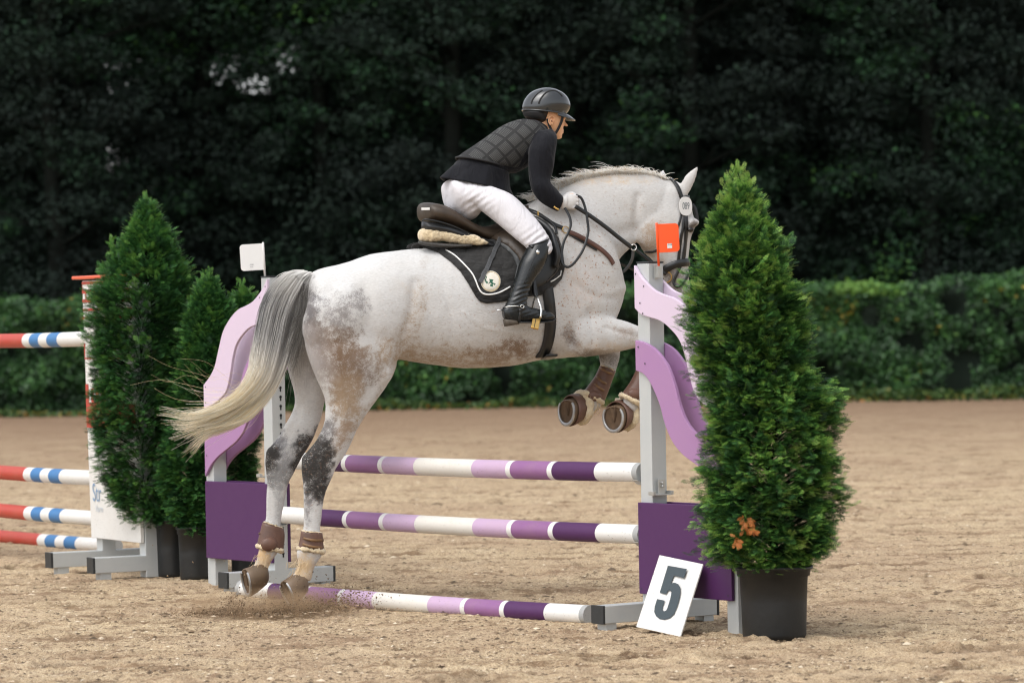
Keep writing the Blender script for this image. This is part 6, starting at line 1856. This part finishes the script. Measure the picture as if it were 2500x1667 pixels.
# creases above the knee and at the hip
pv = np.array([px(v) for v in V_])
cr = np.exp(-(((pv[:, 0] - 1320) / 40) ** 2 + ((pv[:, 1] - 590) / 30) ** 2)) + 0.7 * np.exp(-(((pv[:, 0] - 1165) / 35) ** 2 + ((pv[:, 1] - 500) / 40) ** 2))
V_ = V_ + np.array(HN)[None] * (cr * 0.006 * np.sin((pv[:, 0] * 0.55 + pv[:, 1] * 0.8) * 0.42 + 2 * fbm(pv[:, 0] / 20, pv[:, 1] / 20, 4, 2)))[:, None]
mk('breeches', (V_, F_), M_BREECH, rider)

# boots
BOOT = [(1290, 600, 1338, 584, .050, .335), (1283, 612, 1341, 602, .058, .335), (1271, 636, 1334, 634, .061, .345), (1263, 662, 1320, 662, .057, .35), (1256, 688, 1301, 690, .050, .355), (1247, 714, 1289, 718, .044, .36), (1238, 736, 1286, 738, .044, .365), (1231, 752, 1289, 754, .043, .365), (1227, 768, 1290, 770, .040, .365)]
BFOOT = [(1226, 755, 1230, 778, .026, .365), (1236, 744, 1242, 786, .037, .365), (1262, 744, 1266, 788, .038, .365), (1288, 748, 1290, 787, .041, .365), (1314, 754, 1316, 787, .044, .365), (1338, 760, 1340, 786, .041, .365), (1352, 768, 1352, 781, .024, .365)]
for s, lab in ((1, 'near'), (-1, 'far')):
    f = (lambda r_: r_) if s > 0 else neg
    mb = MB(); mb.loft(cutsecs(f(BOOT)), 26, e=2.1); mb.loft(cutsecs(f(BFOOT)), 22, e=2.4)
    V_, F_ = remesh_union(mb, 0.006, 3)
    pv = np.array([px(v) for v in V_])
    w = np.exp(-((pv[:, 1] - 722) / 26) ** 2) * 1.0 + .35 * np.exp(-((pv[:, 1] - 765) / 16) ** 2) * (pv[:, 0] > 1265)
    wr = np.sin(pv[:, 1] * .62 + pv[:, 0] * .20 + 4 * fbm(pv[:, 0] / 30, pv[:, 1] / 22, 14, 2))
    V_ = V_ + np.array(HN)[None] * s * (w * wr * .0035)[:, None] + np.array(HF)[None] * (w * wr * .0025)[:, None]
    bt = mk('riding_boot', (V_, F_), M_BOOTL, rider)
    mb = MB(); mb.loft(cutsecs(f([(1229, 779, 1262, 783, .033, .365), (1232, 797, 1267, 791, .030, .365)]), 2), 20, e=3.5); part('heel', mb, leather('scuffed_heel', (0.07, 0.055, 0.04), .6), bt)
    mb = MB(); mb.loft(cutsecs(f([(1264, 785, 1264, 789, .035, .365), (1290, 784, 1290, 789, .04, .365), (1320, 784, 1320, 789, .045, .365), (1345, 781, 1345, 786, .037, .365), (1354, 775, 1354, 780, .02, .365)]), 3), 16, e=3); part('sole', mb, M_BLKL, bt)
    # spur
    mb = MB(); mb.tube([HP(1227, 757, .365 * s), HP(1213, 757, .365 * s)], [.0045, .0035], 8)
    bv = BVHTree.FromPolygons([Vector(v) for v in V_], F_)
    if s > 0:
        pts = [cast(bv, q[0], q[1], .003)[0] for q in catmull([(1232, 751), (1245, 748), (1258, 747), (1268, 748)], 3)]
        mb.tube(pts, .0024, 6)
        p0 = cast(bv, 1274, 748, .005)[0]
        mb.tube([p0 + HF * .010 * math.cos(a) + UP * .008 * math.sin(a) for a in np.linspace(0, 2 * math.pi, 13)[:-1]], .0022, 6, closed=True)
    spur = mk('spur', mb, M_SILVER, bt)
    if s > 0:
        pts = [cast(bv, q[0], q[1], .002)[0] for q in catmull([(1270, 754), (1270, 765), (1268, 776), (1268, 784)], 3)]
        part('spur_strap', ribbon(pts, HN, .014, .004), M_BLKL, spur)
        mb = MB(); p0, n0 = cast(bv, 1313, 616, .004); mb.loft([(p0 - n0 * .004, HF * .010, UP * .012), (p0 + n0 * .002, HF * .009, UP * .011)], 14); part('button', mb, M_SILVER, bt)
        mb = MB(); p0, n0 = cast(bv, 1301, 603, .004); mb.loft([(p0 - n0 * .004, HF * .013, UP * .009), (p0 + n0 * .003, HF * .012, UP * .008)], 14); part('button', mb, M_BLKL, bt)
        pts = [cast(bv, q[0], q[1], .0005)[0] for q in catmull([(1325, 592), (1315, 612), (1300, 640), (1290, 665), (1280, 690)], 4)]
        mb = MB(); mb.tube(pts, .0016, 5); mk('boot_seam', mb, M_PADB, bt)
        # piped upper rim of the boot
        S_ = cutsecs(BOOT)[0]; mb = MB(); mb.tube([S_[0] + S_[1] * 1.02 * math.cos(a) + S_[2] * 1.02 * math.sin(a) for a in np.linspace(0, 2 * math.pi, 25)[:-1]], .004, 8, closed=True); mk('boot_rim', mb, M_BOOTL, bt)

# gloves
for s in (1, -1):
    mb = MB(); hand_mb(mb, s, 0.0018)
    V_, F_ = remesh_union(mb, 0.0038, 1)
    gl = mk('glove', (V_, F_), M_GLOVE, rider)
    mb = MB(); mb.loft(cutsecs([(1368, 507, 1374, 479, .022, .20 * s), (1373, 511, 1380, 475, .025, .198 * s), (1380, 510, 1385, 475, .024, .196 * s)], 3), 18); part('glove_cuff', mb, M_GLOVE, gl)

# hair, helmet and harness
mb = MB(); mb.loft(cutsecs([(1282, 262, 1345, 268, .080, 0), (1281, 276, 1346, 280, .080, 0), (1285, 288, 1338, 294, .070, 0), (1296, 298, 1330, 304, .052, 0)], 3), 22); part('hair', mb, M_HAIRR, rider)
HELM = [(1277, 269, 1379, 281, .102, 0), (1276.5, 258, 1388, 270, .107, 0), (1281, 245, 1391, 258, .108, 0), (1290, 232, 1387, 244, .101, 0), (1303, 222, 1376, 230, .085, 0), (1319, 216, 1359, 220, .056, 0), (1332, 214.5, 1346, 215.5, .018, 0)]
mb = MB(); mb.loft(cutsecs(HELM, 5), 48, e=2.05)
hv, hf = [Vector(v) for v in mb.v], list(mb.f)
helm = mk('helmet', mb, M_HELM, rider)
hbvh = BVHTree.FromPolygons(hv, hf)
S0 = cutsecs(HELM, 5)[0]
mb = MB(); mb.tube([S0[0] + S0[1] * 1.012 * math.cos(a) + S0[2] * 1.012 * math.sin(a) for a in np.linspace(0, 2 * math.pi, 49)[:-1]], .0045, 8, closed=True); mk('helmet_rim', mb, M_HELM, helm)
# peak
cR = S0[0]; fx = (-S0[1]).normalized(); ra = S0[1].length; rb_ = S0[2].length
dn_ = (fx * 0.86 - UP * 0.34).normalized()
vs, fs = [], []
A = np.linspace(-1.2, 1.2, 25)
for a in A:
    i_ = cR + fx * ra * .985 * math.cos(a) + HN * rb_ * .985 * math.sin(a) + UP * .004
    ex = 0.066 * max(0.0, math.cos(a * 1.25)) ** .8
    for k, (tt_, up_) in enumerate(((0, .004), (.5, .004), (1, .0005), (1, -.003), (.5, -.002), (0, -.004))):
        sag = -0.004 * tt_ * tt_ * (1 + 0) - 0.012 * (math.sin(a) ** 2) * tt_
        vs.append(i_ + dn_ * ex * tt_ + UP * (up_ + sag))
for i in range(len(A) - 1):
    for k in range(6): fs.append((i * 6 + k, i * 6 + (k + 1) % 6, i * 6 + 6 + (k + 1) % 6, i * 6 + 6 + k))
fs += [(0, 1, 2, 3, 4, 5), tuple((len(A) - 1) * 6 + k for k in (5, 4, 3, 2, 1, 0))]
mb = MB(); mb.add(vs, fs); part('peak', mb, M_HELM, helm)
for pth in ([(1297, 254), (1300, 245), (1306, 236), (1314, 228), (1324, 221)], [(1315, 254), (1319, 244), (1325, 235), (1333, 227), (1343, 222), (1356, 222), (1366, 228), (1373, 236)]):
    pts = [cast(hbvh, q[0], q[1], .0003)[0] for q in catmull(pth, 4)]
    nn_ = [cast(hbvh, q[0], q[1], 0)[1] for q in catmull(pth, 4)]
    part('vent', ribbon(pts, nn_, .009, .0012), M_HOLE, helm)
ho = [.083, .079, .074, .060, .040, .015]
hs_ = empty if False else None
part('chin_strap', strap([(1374, 283), (1371, 296), (1367, 306), (1361, 318), (1355, 327), (1349, 333)], .014, off=[.078, .074, .071, .064, .055, .042], th=.003), M_PADB, helm)
part('chin_strap', strap([(1336, 290), (1340, 304), (1345, 316), (1352, 328)], .013, off=[.075, .072, .066, .054], th=.003), M_PADB, helm)
mb = MB(); mb.loft(cutsecs([(1278, 272, 1330, 278, .090, 0), (1282, 283, 1334, 290, .084, 0), (1289, 290, 1333, 299, .070, 0)], 3), 22); part('harness', mb, M_PADB, helm)
# ------------------------------------------------------------------ sand kicked up by the hind hooves
def grains(n, seed, gen, smin, smax):
    r = np.random.default_rng(seed)
    c = gen(r, n)
    s = smin + (smax - smin) * r.random(n) ** 3
    T = np.array([[1, 0, 0], [0, 1, 0], [-1, 0, 0], [0, -1, 0], [0, 0, 1], [0, 0, -1]], float)
    Rm = r.normal(size=(n, 3, 3)); Rm /= np.linalg.norm(Rm, axis=2)[..., None]
    V = np.einsum('vk,nkj->nvj', T, Rm) * s[:, None, None] * (0.6 + 0.7 * r.random((n, 6, 1))) + c[:, None, :]
    F = np.array([[0, 1, 4], [1, 2, 4], [2, 3, 4], [3, 0, 4], [1, 0, 5], [2, 1, 5], [3, 2, 5], [0, 3, 5]])[None] + 6 * np.arange(n)[:, None, None]
    return V.reshape(-1, 3), F.reshape(-1, 3), np.repeat(r.random(n), 6)[:, None].repeat(3, 1)
PLUME = [  # x, y, sx, sy, weight : knots of the plume as seen in the photograph, at the hooves' depth
 (560, 1505, 26, 16, 1.2), (600, 1512, 40, 12, 1.1), (575, 1485, 14, 20, .7), (660, 1505, 50, 14, 1.4), (520, 1512, 40, 12, .7), (470, 1518, 40, 9, .4), (700, 1495, 30, 18, 1.2),
 (745, 1484, 30, 12, 1.2), (790, 1478, 34, 12, 1.1), (830, 1470, 40, 12, .8), (860, 1456, 34, 14, .35), (770, 1450, 60, 26, .35), (880, 1445, 60, 22, .25), (640, 1470, 40, 22, .35), (560, 1440, 120, 50, .12), (850, 1400, 90, 50, .06), (440, 1480, 60, 30, .06)]
def plume(r, n):
    w = np.array([p[4] for p in PLUME]); k = r.choice(len(PLUME), n, p=w / w.sum())
    A = np.array(PLUME)[k]
    x = A[:, 0] + r.normal(0, 1, n) * A[:, 2]; y = A[:, 1] + r.normal(0, 1, n) * A[:, 3]
    d = 18.15 + r.normal(0, .10, n)
    out = []
    for a, b_, c in zip(x, y, d):
        q = P(a, b_, c)
        if q.z < 0.002: q.z = 0.002 + abs(r.normal(0, .01))
        out.append(tuple(q))
    return np.array(out)
V, F, c = grains(12000, 17, plume, .0010, .0062)
o = mk('flying_sand', (V, F), M_FIBRE, origin=(-1.1, 18.1, 0), smooth=False, colors={'tint': c * 0.65})
tag(o, 'clods and grains of sand thrown up behind the hind hooves', 'flying sand', kind='stuff')
# fine dust hanging over the sand
m = bpy.data.materials.new('dust'); m.use_nodes = True; nt = m.node_tree
nt.nodes.remove(nt.nodes['Principled BSDF'])
pv_ = nt.nodes.new('ShaderNodeVolumePrincipled'); pv_.inputs['Color'].default_value = (.50, .36, .23, 1)
nt.links.new(pv_.outputs[0], nt.nodes['Material Output'].inputs['Volume'])
tc = nt.nodes.new('ShaderNodeTexCoord')
gr = nt.nodes.new('ShaderNodeTexGradient'); gr.gradient_type = 'SPHERICAL'
mpn = nt.nodes.new('ShaderNodeMapping'); mpn.inputs['Scale'].default_value = (1 / .58, 1 / .26, 1 / .10); nt.links.new(tc.outputs['Object'], mpn.inputs['Vector']); nt.links.new(mpn.outputs[0], gr.inputs[0])
nz_ = nt.nodes.new('ShaderNodeTexNoise'); nz_.inputs['Scale'].default_value = 7; nz_.inputs['Detail'].default_value = 5; nz_.inputs['Roughness'].default_value = .65; nt.links.new(tc.outputs['Object'], nz_.inputs['Vector'])
dd = mathn(nt, 'MULTIPLY', gr.outputs['Fac'], ramp(nt, nz_.outputs['Fac'], [(.42, 0.0), (.68, 1.0)]))
nt.links.new(mathn(nt, 'MULTIPLY', dd, 20.0), pv_.inputs['Density'])
mb = MB(); dc_ = P(650, 1490, 18.15); dc_.z = 0.04
secs = []
for t in np.linspace(-.999, .999, 15):
    s = math.sqrt(1 - t * t); secs.append((dc_ + Vector((.6 * t, 0, 0)), Vector((0, .28 * s, 0)), Vector((0, 0, .105 * s))))
mb.loft(secs, 20)
o = mk('dust_cloud', mb, m, origin=dc_); tag(o, 'thin brown dust hanging round the hind hooves', 'dust', kind='stuff')
